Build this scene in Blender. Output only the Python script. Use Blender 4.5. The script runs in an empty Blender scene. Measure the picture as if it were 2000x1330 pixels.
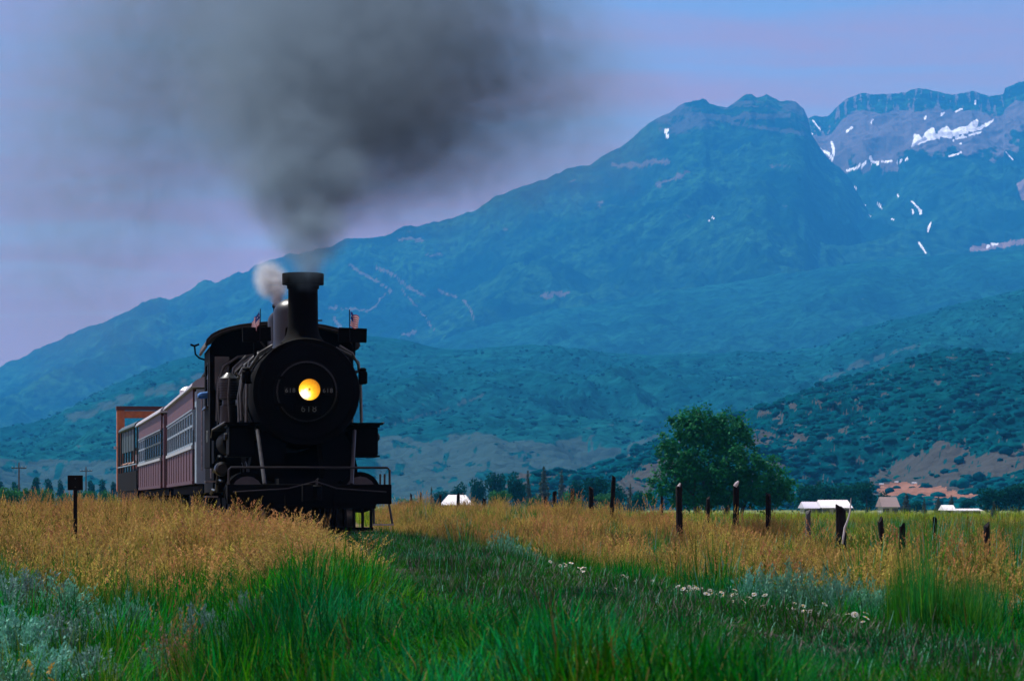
import bpy, bmesh, math, random
import numpy as np
from mathutils import Vector, Matrix, Euler

random.seed(7)
rng = np.random.default_rng(7)
R = math.radians
scene = bpy.context.scene
COL = scene.collection

# ------------------------------------------------------------------ camera, sky, sun, exposure
F = 5780.0            # focal length in photo pixels (photo 2000 wide)
CX, CY = 1000.0, 982.0  # vanishing point of the level line of sight
H = 1.3               # eye height

cam_d = bpy.data.cameras.new('camera')
cam = bpy.data.objects.new('camera', cam_d)
COL.objects.link(cam)
scene.camera = cam
cam.location = (0, 0, H)
cam.rotation_euler = (R(90), 0, 0)
cam_d.sensor_width = 36.0
cam_d.lens = 36.0 * F / 2000.0
cam_d.shift_y = (CY - 665.0) / 2000.0
cam_d.clip_start = 0.5
cam_d.clip_end = 60000
cam_d.dof.use_dof = True
cam_d.dof.focus_distance = 54.0
cam_d.dof.aperture_fstop = 7.5

SUN_AZ = (-0.80, 0.60)     # horizontal direction towards the sun
SUN_EL = R(58)
world = bpy.data.worlds.new('World')
scene.world = world
world.use_nodes = True
nt = world.node_tree
nt.nodes.clear()
wo = nt.nodes.new('ShaderNodeOutputWorld')
bg = nt.nodes.new('ShaderNodeBackground')
sky = nt.nodes.new('ShaderNodeTexSky')
sky.sky_type = 'NISHITA'
sky.sun_disc = False
sky.sun_elevation = SUN_EL
sky.sun_rotation = math.atan2(SUN_AZ[0], SUN_AZ[1])
sky.altitude = 1700
sky.air_density = 1.0
sky.dust_density = 0.6
sky.ozone_density = 1.5
# thin high cloud: a layer met where the line of sight crosses a plane overhead
tc = nt.nodes.new('ShaderNodeTexCoord')
sep = nt.nodes.new('ShaderNodeSeparateXYZ')
nt.links.new(tc.outputs['Generated'], sep.inputs[0])
mz = nt.nodes.new('ShaderNodeMath'); mz.operation = 'MAXIMUM'; mz.inputs[1].default_value = 0.0
nt.links.new(sep.outputs['Z'], mz.inputs[0])
mza = nt.nodes.new('ShaderNodeMath'); mza.operation = 'ADD'; mza.inputs[1].default_value = 0.12
nt.links.new(mz.outputs[0], mza.inputs[0])
dv = nt.nodes.new('ShaderNodeVectorMath'); dv.operation = 'DIVIDE'
cmb = nt.nodes.new('ShaderNodeCombineXYZ')
for i in range(3):
    nt.links.new(mza.outputs[0], cmb.inputs[i])
nt.links.new(tc.outputs['Generated'], dv.inputs[0])
nt.links.new(cmb.outputs[0], dv.inputs[1])
cn = nt.nodes.new('ShaderNodeTexNoise')
cn.inputs['Scale'].default_value = 1.9
cn.inputs['Detail'].default_value = 7
cn.inputs['Roughness'].default_value = 0.55
cn.inputs['Distortion'].default_value = 0.4
cmap = nt.nodes.new('ShaderNodeMapping'); cmap.inputs['Scale'].default_value = (0.9, 2.6, 1.0); cmap.inputs['Rotation'].default_value = (0, 0, R(12))
nt.links.new(dv.outputs[0], cmap.inputs[0]); nt.links.new(cmap.outputs[0], cn.inputs['Vector'])
cr = nt.nodes.new('ShaderNodeValToRGB')
cr.color_ramp.elements[0].position = 0.34; cr.color_ramp.elements[0].color = (0.30, 0.30, 0.30, 1)
cr.color_ramp.elements[1].position = 0.66; cr.color_ramp.elements[1].color = (0.96, 0.96, 0.96, 1)
nt.links.new(cn.outputs['Fac'], cr.inputs[0])
mixc = nt.nodes.new('ShaderNodeMix'); mixc.data_type = 'RGBA'
lowz = nt.nodes.new('ShaderNodeMapRange'); lowz.interpolation_type = 'SMOOTHSTEP'
lowz.inputs[1].default_value = 0.03; lowz.inputs[2].default_value = 0.18; lowz.inputs[3].default_value = 0.42; lowz.inputs[4].default_value = -0.05
nt.links.new(sep.outputs['Z'], lowz.inputs[0])
cadd = nt.nodes.new('ShaderNodeMath'); cadd.operation = 'ADD'; cadd.use_clamp = True   # cloud sheets close up towards the horizon
nt.links.new(cr.outputs[0], cadd.inputs[0]); nt.links.new(lowz.outputs[0], cadd.inputs[1])
nt.links.new(cadd.outputs[0], mixc.inputs['Factor'])
nt.links.new(sky.outputs[0], mixc.inputs[6])
mixc.inputs[7].default_value = (5.5, 3.2, 3.4, 1)   # lit thin cloud
nt.links.new(mixc.outputs[2], bg.inputs['Color'])
bg.inputs['Strength'].default_value = 0.080
nt.links.new(bg.outputs[0], wo.inputs['Surface'])

sun_d = bpy.data.lights.new('sun', 'SUN')
sun_d.energy = 4.8
sun_d.angle = R(0.5)
sun_d.color = (1.0, 0.96, 0.90)
sun = bpy.data.objects.new('sun', sun_d)
COL.objects.link(sun)
sdir = Vector((SUN_AZ[0] * math.cos(SUN_EL), SUN_AZ[1] * math.cos(SUN_EL), math.sin(SUN_EL))).normalized()
sun.rotation_euler = sdir.to_track_quat('Z', 'Y').to_euler()
sun.location = (0, 0, 100)

scene.view_settings.view_transform = 'Standard'
scene.view_settings.look = 'None'
scene.view_settings.exposure = 0.85
scene.view_settings.gamma = 1.0
scene.view_settings.use_curve_mapping = False
cy = scene.cycles
cy.max_bounces = 6
cy.diffuse_bounces = 3
cy.glossy_bounces = 3
cy.transmission_bounces = 4
cy.transparent_max_bounces = 8
cy.volume_bounces = 1
cy.use_denoising = True
cy.volume_step_rate = 1.0
cy.volume_max_steps = 256
cy.sample_clamp_indirect = 4.0

HAZE_DENSITY = 7.2e-5
HAZE_COLOR = (0.042, 0.36, 0.86)


# ------------------------------------------------------------------ helpers
def P(px, py, Y):
    """Where the photograph's pixel lies at the distance Y."""
    return ((px - CX) / F * Y, Y, H + (CY - py) / F * Y)


def meta(o, label=None, cat=None, group=None, kind=None):
    if label: o['label'] = label
    if cat: o['category'] = cat
    if group: o['group'] = group
    if kind: o['kind'] = kind
    return o


def thing(name, label, cat, loc=(0, 0, 0), rz=0.0, group=None):
    o = bpy.data.objects.new(name, None)
    o.empty_display_size = 0.3
    COL.objects.link(o)
    o.location = loc
    o.rotation_euler = (0, 0, rz)
    return meta(o, label, cat, group)


class MB:
    """Collects polygons for one mesh."""
    def __init__(self):
        self.v = []; self.f = []; self.m = []

    def add(self, vs, fs, mi=0):
        b = len(self.v)
        self.v.extend([tuple(map(float, p)) for p in vs])
        for q in fs:
            self.f.append(tuple(b + int(i) for i in q)); self.m.append(mi)
        return self

    def box(self, x0, x1, y0, y1, z0, z1, mi=0):
        vs = [(x, y, z) for z in (z0, z1) for y in (y0, y1) for x in (x0, x1)]
        return self.add(vs, [(0, 2, 3, 1), (4, 5, 7, 6), (0, 1, 5, 4), (2, 6, 7, 3), (0, 4, 6, 2), (1, 3, 7, 5)], mi)

    def tube(self, pts, r, n=8, caps=True, mi=0):
        pts = [Vector(p) for p in pts]
        rs = r if isinstance(r, (list, tuple)) else [r] * len(pts)
        ring = []
        prev = None
        for i, p in enumerate(pts):
            a = pts[max(i - 1, 0)]; c = pts[min(i + 1, len(pts) - 1)]
            t = (c - a).normalized()
            if prev is None:
                ref = Vector((0, 0, 1)) if abs(t.z) < 0.9 else Vector((1, 0, 0))
                u = t.cross(ref).normalized()
            else:
                u = (prev - t * prev.dot(t)).normalized()
            prev = u
            w = t.cross(u)
            ring.append([p + (u * math.cos(2 * math.pi * k / n) + w * math.sin(2 * math.pi * k / n)) * rs[i] for k in range(n)])
        vs = [q for rr in ring for q in rr]
        fs = []
        for i in range(len(pts) - 1):
            for k in range(n):
                k2 = (k + 1) % n
                fs.append((i * n + k, i * n + k2, (i + 1) * n + k2, (i + 1) * n + k))
        if caps:
            fs.append(tuple(reversed(range(n))))
            fs.append(tuple((len(pts) - 1) * n + k for k in range(n)))
        return self.add(vs, fs, mi)

    def lathe(self, prof, n=24, axis='z', c=(0, 0, 0), mi=0):
        """prof: (radius, height) pairs; turned about an axis through c."""
        vs = []; fs = []
        for (r, h) in prof:
            for k in range(n):
                a = 2 * math.pi * k / n
                if axis == 'z': p = (c[0] + r * math.cos(a), c[1] + r * math.sin(a), c[2] + h)
                elif axis == 'y': p = (c[0] + r * math.cos(a), c[1] + h, c[2] + r * math.sin(a))
                else: p = (c[0] + h, c[1] + r * math.cos(a), c[2] + r * math.sin(a))
                vs.append(p)
        for i in range(len(prof) - 1):
            for k in range(n):
                k2 = (k + 1) % n
                fs.append((i * n + k, i * n + k2, (i + 1) * n + k2, (i + 1) * n + k))
        fs.append(tuple(reversed(range(n))))
        fs.append(tuple((len(prof) - 1) * n + k for k in range(n)))
        return self.add(vs, fs, mi)

    def prism(self, poly, y0, y1, mi=0):
        """poly in (x, z), pushed along y."""
        n = len(poly)
        vs = [(x, y0, z) for x, z in poly] + [(x, y1, z) for x, z in poly]
        fs = [tuple(range(n)), tuple(reversed(range(n, 2 * n)))]
        for k in range(n):
            k2 = (k + 1) % n
            fs.append((k, n + k, n + k2, k2))
        return self.add(vs, fs, mi)

    def mesh(self, name, mats, smooth=False):
        me = bpy.data.meshes.new(name)
        me.from_pydata(self.v, [], self.f)
        for m in (mats if isinstance(mats, (list, tuple)) else [mats]):
            me.materials.append(m)
        if any(self.m):
            me.polygons.foreach_set('material_index', self.m)
        bm = bmesh.new(); bm.from_mesh(me)
        bmesh.ops.recalc_face_normals(bm, faces=bm.faces)
        bm.to_mesh(me); bm.free()
        if smooth:
            me.shade_smooth()
            me.set_sharp_from_angle(angle=R(38))
        me.update()
        return me

    def build(self, name, mats, parent=None, smooth=False, bevel=0.0):
        o = bpy.data.objects.new(name, self.mesh(name, mats, smooth))
        COL.objects.link(o)
        if parent: o.parent = parent
        if bevel:
            b = o.modifiers.new('bevel', 'BEVEL'); b.width = bevel; b.segments = 2; b.limit_method = 'ANGLE'
        return o


def np_mesh(name, V, Q, mats, smooth=False, attrs=None, matidx=None):
    me = bpy.data.meshes.new(name)
    V = np.asarray(V, dtype=np.float32); Q = np.asarray(Q, dtype=np.int32)
    k = Q.shape[1]
    me.vertices.add(len(V)); me.vertices.foreach_set('co', V.ravel())
    me.loops.add(Q.size); me.loops.foreach_set('vertex_index', Q.ravel())
    me.polygons.add(len(Q))
    me.polygons.foreach_set('loop_start', np.arange(0, Q.size, k, dtype=np.int32))
    for m in (mats if isinstance(mats, (list, tuple)) else [mats]):
        me.materials.append(m)
    if matidx is not None:
        me.polygons.foreach_set('material_index', np.asarray(matidx, dtype=np.int32))
    me.polygons.foreach_set('use_smooth', np.full(len(Q), smooth, dtype=bool))
    for an, (ty, arr) in (attrs or {}).items():
        at = me.attributes.new(an, ty, 'POINT')
        at.data.foreach_set('color' if ty == 'FLOAT_COLOR' else ('vector' if ty == 'FLOAT_VECTOR' else 'value'), np.asarray(arr, dtype=np.float32 if ty != 'INT' else np.int32).ravel())
    me.update(calc_edges=True)
    me.validate()
    return me


def link(name, me, parent=None):
    o = bpy.data.objects.new(name, me)
    COL.objects.link(o)
    if parent: o.parent = parent
    return o


def dup_tree(o, parent=None):
    c = o.copy(); COL.objects.link(c)
    if parent: c.parent = parent
    for ch in list(o.children):
        dup_tree(ch, c)
    return c


# ---- noise in numpy
def _hash(ix, iy, s):
    h = (ix.astype(np.int64) * 374761393 + iy.astype(np.int64) * 668265263 + s * 1442695041) & 0xFFFFFFFF
    h = ((h ^ (h >> 13)) * 1274126177) & 0xFFFFFFFF
    return ((h ^ (h >> 16)) & 0xFFFFFF) / float(0xFFFFFF)


def pnoise(x, y, s=0):
    xi = np.floor(x); yi = np.floor(y)
    fx = x - xi; fy = y - yi
    u = fx * fx * fx * (fx * (fx * 6 - 15) + 10); v = fy * fy * fy * (fy * (fy * 6 - 15) + 10)

    def g(ix, iy, dx, dy):
        a = _hash(ix, iy, s) * 2 * np.pi
        return np.cos(a) * dx + np.sin(a) * dy
    n00 = g(xi, yi, fx, fy); n10 = g(xi + 1, yi, fx - 1, fy)
    n01 = g(xi, yi + 1, fx, fy - 1); n11 = g(xi + 1, yi + 1, fx - 1, fy - 1)
    return ((n00 * (1 - u) + n10 * u) * (1 - v) + (n01 * (1 - u) + n11 * u) * v) * 1.5


def fbm(x, y, o=5, s=0, gain=0.5):
    a = 1.0; t = 0.0; n = 0.0
    for i in range(o):
        t = t + a * pnoise(x * 2 ** i + 17.3 * i, y * 2 ** i - 9.1 * i, s + i)
        n += a; a *= gain
    return t / n


def ridged(x, y, o=5, s=0, gain=0.5):
    a = 1.0; t = 0.0; n = 0.0
    for i in range(o):
        t = t + a * (1 - 2 * np.abs(pnoise(x * 2 ** i + 5.7 * i, y * 2 ** i + 3.3 * i, s + i)))
        n += a; a *= gain
    return t / n


def sstep(a, b, x):
    t = np.clip((x - a) / (b - a), 0, 1)
    return t * t * (3 - 2 * t)


# ---- materials
def mat(name, color=(0.5, 0.5, 0.5), rough=0.6, metal=0.0, var=0.0, vscale=6.0, color2=None, bump=0.0, bscale=30.0, coat=0.0,
        transl=0.0, inst=0.0, spec=0.5, patch=0.0, vcontrast=(0.35, 0.65), backtint=None):
    m = bpy.data.materials.new(name)
    m.use_nodes = True
    n = m.node_tree; L = n.links
    b = n.nodes['Principled BSDF']
    b.inputs['Roughness'].default_value = rough
    b.inputs['Metallic'].default_value = metal
    b.inputs['Specular IOR Level'].default_value = spec
    if coat: b.inputs['Coat Weight'].default_value = coat
    c4 = (*color, 1)
    out = None
    if var or color2:
        t = n.nodes.new('ShaderNodeTexCoord')
        x = n.nodes.new('ShaderNodeTexNoise')
        x.inputs['Scale'].default_value = vscale; x.inputs['Detail'].default_value = 6
        L.new(t.outputs['Object'], x.inputs['Vector'])
        r = n.nodes.new('ShaderNodeValToRGB')
        c2 = color2 if color2 else tuple(max(0, c * (1 - var)) for c in color)
        r.color_ramp.elements[0].color = (*c2, 1); r.color_ramp.elements[0].position = vcontrast[0]
        r.color_ramp.elements[1].color = c4; r.color_ramp.elements[1].position = vcontrast[1]
        L.new(x.outputs['Fac'], r.inputs[0])
        out = r.outputs[0]
    if inst:
        oi = n.nodes.new('ShaderNodeObjectInfo')
        hs = n.nodes.new('ShaderNodeHueSaturation')
        mr = n.nodes.new('ShaderNodeMapRange')
        mr.inputs[3].default_value = 1 - inst; mr.inputs[4].default_value = 1 + inst
        L.new(oi.outputs['Random'], mr.inputs[0])
        L.new(mr.outputs[0], hs.inputs['Value'])
        mr2 = n.nodes.new('ShaderNodeMath'); mr2.operation = 'MULTIPLY'; mr2.inputs[1].default_value = 7.31
        fr = n.nodes.new('ShaderNodeMath'); fr.operation = 'FRACT'
        L.new(oi.outputs['Random'], mr2.inputs[0]); L.new(mr2.outputs[0], fr.inputs[0])
        mr3 = n.nodes.new('ShaderNodeMapRange'); mr3.inputs[3].default_value = 0.5 - inst * 0.08; mr3.inputs[4].default_value = 0.5 + inst * 0.08
        L.new(fr.outputs[0], mr3.inputs[0]); L.new(mr3.outputs[0], hs.inputs['Hue'])
        if out is not None: L.new(out, hs.inputs['Color'])
        else: hs.inputs['Color'].default_value = c4
        out = hs.outputs[0]
    if patch:
        ge = n.nodes.new('ShaderNodeNewGeometry')
        pn_ = n.nodes.new('ShaderNodeTexNoise'); pn_.inputs['Scale'].default_value = 0.75; pn_.inputs['Detail'].default_value = 4; pn_.inputs['Roughness'].default_value = 0.65
        L.new(ge.outputs['Position'], pn_.inputs['Vector'])
        hs2 = n.nodes.new('ShaderNodeHueSaturation')
        r1 = n.nodes.new('ShaderNodeMapRange'); r1.inputs[1].default_value = 0.32; r1.inputs[2].default_value = 0.68; r1.inputs[3].default_value = 1 - patch; r1.inputs[4].default_value = 1 + patch
        L.new(pn_.outputs['Fac'], r1.inputs[0]); L.new(r1.outputs[0], hs2.inputs['Value'])
        pn2 = n.nodes.new('ShaderNodeTexNoise'); pn2.inputs['Scale'].default_value = 0.45; pn2.inputs['Detail'].default_value = 3
        ad = n.nodes.new('ShaderNodeVectorMath'); ad.operation = 'ADD'; ad.inputs[1].default_value = (31, 17, 5)
        L.new(ge.outputs['Position'], ad.inputs[0]); L.new(ad.outputs[0], pn2.inputs['Vector'])
        r2 = n.nodes.new('ShaderNodeMapRange'); r2.inputs[1].default_value = 0.3; r2.inputs[2].default_value = 0.7; r2.inputs[3].default_value = 0.5 - 0.07 * patch; r2.inputs[4].default_value = 0.5 + 0.07 * patch
        L.new(pn2.outputs['Fac'], r2.inputs[0]); L.new(r2.outputs[0], hs2.inputs['Hue'])
        if out is not None: L.new(out, hs2.inputs['Color'])
        else: hs2.inputs['Color'].default_value = c4
        out = hs2.outputs[0]
    if out is not None: L.new(out, b.inputs['Base Color'])
    else: b.inputs['Base Color'].default_value = c4
    if bump:
        t2 = n.nodes.new('ShaderNodeTexCoord')
        x2 = n.nodes.new('ShaderNodeTexNoise'); x2.inputs['Scale'].default_value = bscale; x2.inputs['Detail'].default_value = 5
        L.new(t2.outputs['Object'], x2.inputs['Vector'])
        bp = n.nodes.new('ShaderNodeBump'); bp.inputs['Strength'].default_value = 0.6; bp.inputs['Distance'].default_value = bump
        L.new(x2.outputs['Fac'], bp.inputs['Height'])
        L.new(bp.outputs[0], b.inputs['Normal'])
    if transl:
        tr = n.nodes.new('ShaderNodeBsdfTranslucent')
        if out is not None: L.new(out, tr.inputs['Color'])
        else: tr.inputs['Color'].default_value = c4
        mx = n.nodes.new('ShaderNodeMixShader'); mx.inputs[0].default_value = transl
        L.new(b.outputs[0], mx.inputs[1]); L.new(tr.outputs[0], mx.inputs[2])
        L.new(mx.outputs[0], n.nodes['Material Output'].inputs['Surface'])
    return m


M = {}
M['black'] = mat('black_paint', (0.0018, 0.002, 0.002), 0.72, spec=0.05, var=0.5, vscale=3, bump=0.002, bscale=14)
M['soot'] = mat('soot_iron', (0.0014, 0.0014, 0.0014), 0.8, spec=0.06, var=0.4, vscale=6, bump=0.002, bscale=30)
M['pipe'] = mat('lit_pipe', (0.085, 0.095, 0.085), 0.35, var=0.5, vscale=8)  # lighter than the oily pipes: sun glints are put into the colour
M['steel'] = mat('worn_steel', (0.30, 0.30, 0.31), 0.38, metal=0.9, var=0.4, vscale=12)
M['oily'] = mat('oily_pipe', (0.02, 0.022, 0.022), 0.3, metal=0.3, var=0.4, vscale=9)
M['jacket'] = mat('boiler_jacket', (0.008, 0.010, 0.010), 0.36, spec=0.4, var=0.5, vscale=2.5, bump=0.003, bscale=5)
M['dome'] = mat('dome_metal', (0.012, 0.016, 0.019), 0.38, metal=0.1, var=0.4, vscale=3)
M['roof_cab'] = mat('cab_roof_paint', (0.05, 0.045, 0.04), 0.7, var=0.4, vscale=4)
M['letter'] = mat('dull_white_numerals', (0.14, 0.17, 0.16), 0.6)
M['red'] = mat('flag_red', (0.45, 0.03, 0.04), 0.8, transl=0.3)
M['white'] = mat('flag_white', (0.75, 0.72, 0.72), 0.8, transl=0.3)
M['blue'] = mat('flag_blue', (0.02, 0.04, 0.20), 0.8, transl=0.3)
M['maroon'] = mat('maroon_boards', (0.080, 0.024, 0.034), 0.55, var=0.25, vscale=3, bump=0.002, bscale=20)
M['maroon_dark'] = mat('maroon_trim', (0.07, 0.014, 0.017), 0.5, var=0.3, vscale=3)
M['bluegrey'] = mat('blue_grey_paint', (0.22, 0.30, 0.36), 0.5, var=0.2, vscale=3)
M['palegrey'] = mat('pale_belt_paint', (0.36, 0.40, 0.42), 0.5, var=0.2, vscale=4)
M['roofgrey'] = mat('grey_roof_canvas', (0.30, 0.30, 0.34), 0.6, var=0.3, vscale=2)
M['glass'] = mat('dark_window_glass', (0.012, 0.03, 0.035), 0.12, var=0.3, vscale=2, spec=0.6)
M['orange'] = mat('orange_steel', (0.46, 0.15, 0.045), 0.6, color2=(0.34, 0.10, 0.04), vscale=5, bump=0.002, bscale=25)
M['canopy'] = mat('dark_green_canopy', (0.015, 0.045, 0.05), 0.55, var=0.3, vscale=3)
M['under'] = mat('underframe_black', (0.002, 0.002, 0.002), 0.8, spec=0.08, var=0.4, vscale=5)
M['silver'] = mat('silver_cap', (0.55, 0.55, 0.58), 0.35, metal=0.6)
M['coal'] = mat('coal', (0.012, 0.012, 0.013), 0.5, bump=0.03, bscale=9)
M['wood'] = mat('weathered_post', (0.014, 0.011, 0.012), 0.85, spec=0.1, color2=(0.005, 0.005, 0.006), vscale=7, bump=0.008, bscale=24)
M['wood_blue'] = mat('silvered_post', (0.07, 0.08, 0.085), 0.85, color2=(0.02, 0.02, 0.022), vscale=6, bump=0.008, bscale=24)
M['wood_white'] = mat('bleached_wood', (0.55, 0.53, 0.55), 0.8, var=0.3, vscale=9)
M['sleeper'] = mat('creosoted_sleeper', (0.035, 0.028, 0.024), 0.85, var=0.5, vscale=6, bump=0.004, bscale=30)
M['rail'] = mat('rail_steel', (0.020, 0.015, 0.012), 0.9, spec=0.08, var=0.5, vscale=20)
M['sign_dark'] = mat('dark_sign_back', (0.004, 0.004, 0.004), 0.8, spec=0.15, var=0.4, vscale=8)
M['pole'] = mat('utility_pole_wood', (0.06, 0.05, 0.045), 0.85, var=0.3, vscale=3)
M['roof_white'] = mat('white_metal_roof', (0.62, 0.62, 0.63), 0.5, var=0.3, vscale=0.3)
M['roof_lilac'] = mat('weathered_lilac_roof', (0.42, 0.42, 0.50), 0.6, var=0.25, vscale=0.4)
M['roof_brown'] = mat('brown_roof', (0.15, 0.11, 0.11), 0.8, var=0.2, vscale=0.4)
M['wallpale'] = mat('pale_siding', (0.40, 0.42, 0.42), 0.7, var=0.2, vscale=0.5)
M['skin'] = mat('skin', (0.42, 0.24, 0.17), 0.6)
M['shirt_blue'] = mat('blue_denim_shirt', (0.05, 0.20, 0.52), 0.85, var=0.35, vscale=9)
M['shirt_white'] = mat('white_shirt', (0.80, 0.80, 0.82), 0.85)
M['shirt_red'] = mat('red_shirt', (0.42, 0.10, 0.07), 0.85)
M['denim'] = mat('denim', (0.04, 0.06, 0.12), 0.9)
M['hair'] = mat('brown_hair', (0.03, 0.02, 0.015), 0.7)
M['cap'] = mat('striped_cap', (0.10, 0.14, 0.22), 0.9)

M['bark'] = mat('bark', (0.05, 0.04, 0.035), 0.9, var=0.4, vscale=4, bump=0.03, bscale=6)
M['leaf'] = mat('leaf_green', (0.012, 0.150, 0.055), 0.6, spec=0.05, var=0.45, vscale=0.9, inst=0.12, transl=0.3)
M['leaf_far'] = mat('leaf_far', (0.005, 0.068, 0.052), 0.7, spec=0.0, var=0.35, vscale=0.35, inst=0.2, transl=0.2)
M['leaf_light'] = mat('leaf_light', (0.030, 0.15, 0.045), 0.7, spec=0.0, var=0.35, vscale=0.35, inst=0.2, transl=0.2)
M['leaf_conifer'] = mat('conifer_needles', (0.018, 0.05, 0.035), 0.75, var=0.35, vscale=0.5, inst=0.2, transl=0.1)
M['oak'] = mat('oak_scrub_leaves', (0.001, 0.058, 0.072), 0.8, spec=0.0, var=0.5, vscale=0.25, inst=0.3, bump=1.2, bscale=0.5)
M['grass'] = mat('green_grass_blades', (0.003, 0.165, 0.007), 0.65, spec=0.03, patch=0.6, var=0.3, vscale=1.5, inst=0.4, transl=0.4)
M['grass_dark'] = mat('dark_grass_blades', (0.002, 0.068, 0.006), 0.65, spec=0.03, patch=0.5, inst=0.35, transl=0.35)
M['grass_tall'] = mat('tall_grass_blades', (0.012, 0.14, 0.012), 0.45, spec=0.3, patch=0.3, inst=0.25, transl=0.4)
M['straw'] = mat('straw_stems', (0.105, 0.090, 0.013), 0.7, spec=0.15, patch=0.4, inst=0.35, transl=0.35)
M['seed'] = mat('seed_heads', (0.36, 0.26, 0.06), 0.75, spec=0.15, patch=0.35, inst=0.35, transl=0.4)
M['seed_red'] = mat('russet_seed_heads', (0.36, 0.21, 0.07), 0.75, spec=0.15, patch=0.35, inst=0.3, transl=0.4)
M['olive'] = mat('olive_grass_blades', (0.085, 0.19, 0.014), 0.6, spec=0.2, patch=0.45, inst=0.35, transl=0.4)
M['meadow'] = mat('yellow_green_meadow', (0.23, 0.32, 0.012), 0.65, spec=0.15, inst=0.3, transl=0.4, patch=0.35)
M['sage'] = mat('sagebrush_leaves', (0.11, 0.38, 0.26), 0.75, inst=0.25, var=0.4, vscale=5, transl=0.25)
M['sage_grey'] = mat('greyish_sagebrush_leaves', (0.12, 0.27, 0.23), 0.75, inst=0.25, var=0.4, vscale=5, transl=0.25)
M['sage_dead'] = mat('dead_brush', (0.20, 0.14, 0.12), 0.8, inst=0.25, transl=0.2)
M['twig'] = mat('twigs', (0.06, 0.05, 0.045), 0.85)
M['petal'] = mat('daisy_petals', (0.80, 0.80, 0.78), 0.7, transl=0.25)
M['yolk'] = mat('daisy_eye', (0.65, 0.40, 0.04), 0.7)
M['mustard'] = mat('yellow_flower_spray', (0.50, 0.30, 0.02), 0.7, transl=0.3)


def lamp_material():
    m = bpy.data.materials.new('lit_headlight_reflector'); m.use_nodes = True
    n = m.node_tree; L = n.links; n.nodes.clear()
    o = n.nodes.new('ShaderNodeOutputMaterial'); e = n.nodes.new('ShaderNodeEmission')
    t = n.nodes.new('ShaderNodeTexCoord')
    s = n.nodes.new('ShaderNodeVectorMath'); s.operation = 'SUBTRACT'; s.inputs[1].default_value = (-0.085, 0.06, -0.085)
    L.new(t.outputs['Object'], s.inputs[0])
    ln = n.nodes.new('ShaderNodeVectorMath'); ln.operation = 'LENGTH'; L.new(s.outputs[0], ln.inputs[0])
    nz = n.nodes.new('ShaderNodeTexNoise'); nz.inputs['Scale'].default_value = 22; nz.inputs['Detail'].default_value = 3
    L.new(t.outputs['Object'], nz.inputs['Vector'])
    a = n.nodes.new('ShaderNodeMath'); a.operation = 'MULTIPLY_ADD'; a.inputs[1].default_value = 0.10
    L.new(nz.outputs['Fac'], a.inputs[0]); L.new(ln.outputs['Value'], a.inputs[2])
    r = n.nodes.new('ShaderNodeValToRGB'); el = r.color_ramp.elements
    el[0].position = 0.125; el[0].color = (1.0, 0.92, 0.70, 1)
    el[1].position = 0.36; el[1].color = (0.30, 0.10, 0.006, 1)
    k = r.color_ramp.elements.new(0.18); k.color = (0.95, 0.52, 0.04, 1)
    k = r.color_ramp.elements.new(0.25); k.color = (0.62, 0.27, 0.01, 1)
    L.new(a.outputs[0], r.inputs[0]); L.new(r.outputs[0], e.inputs['Color'])
    e.inputs['Strength'].default_value = 1.15
    L.new(e.outputs[0], o.inputs['Surface'])
    return m


M['lamp'] = lamp_material()


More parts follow.
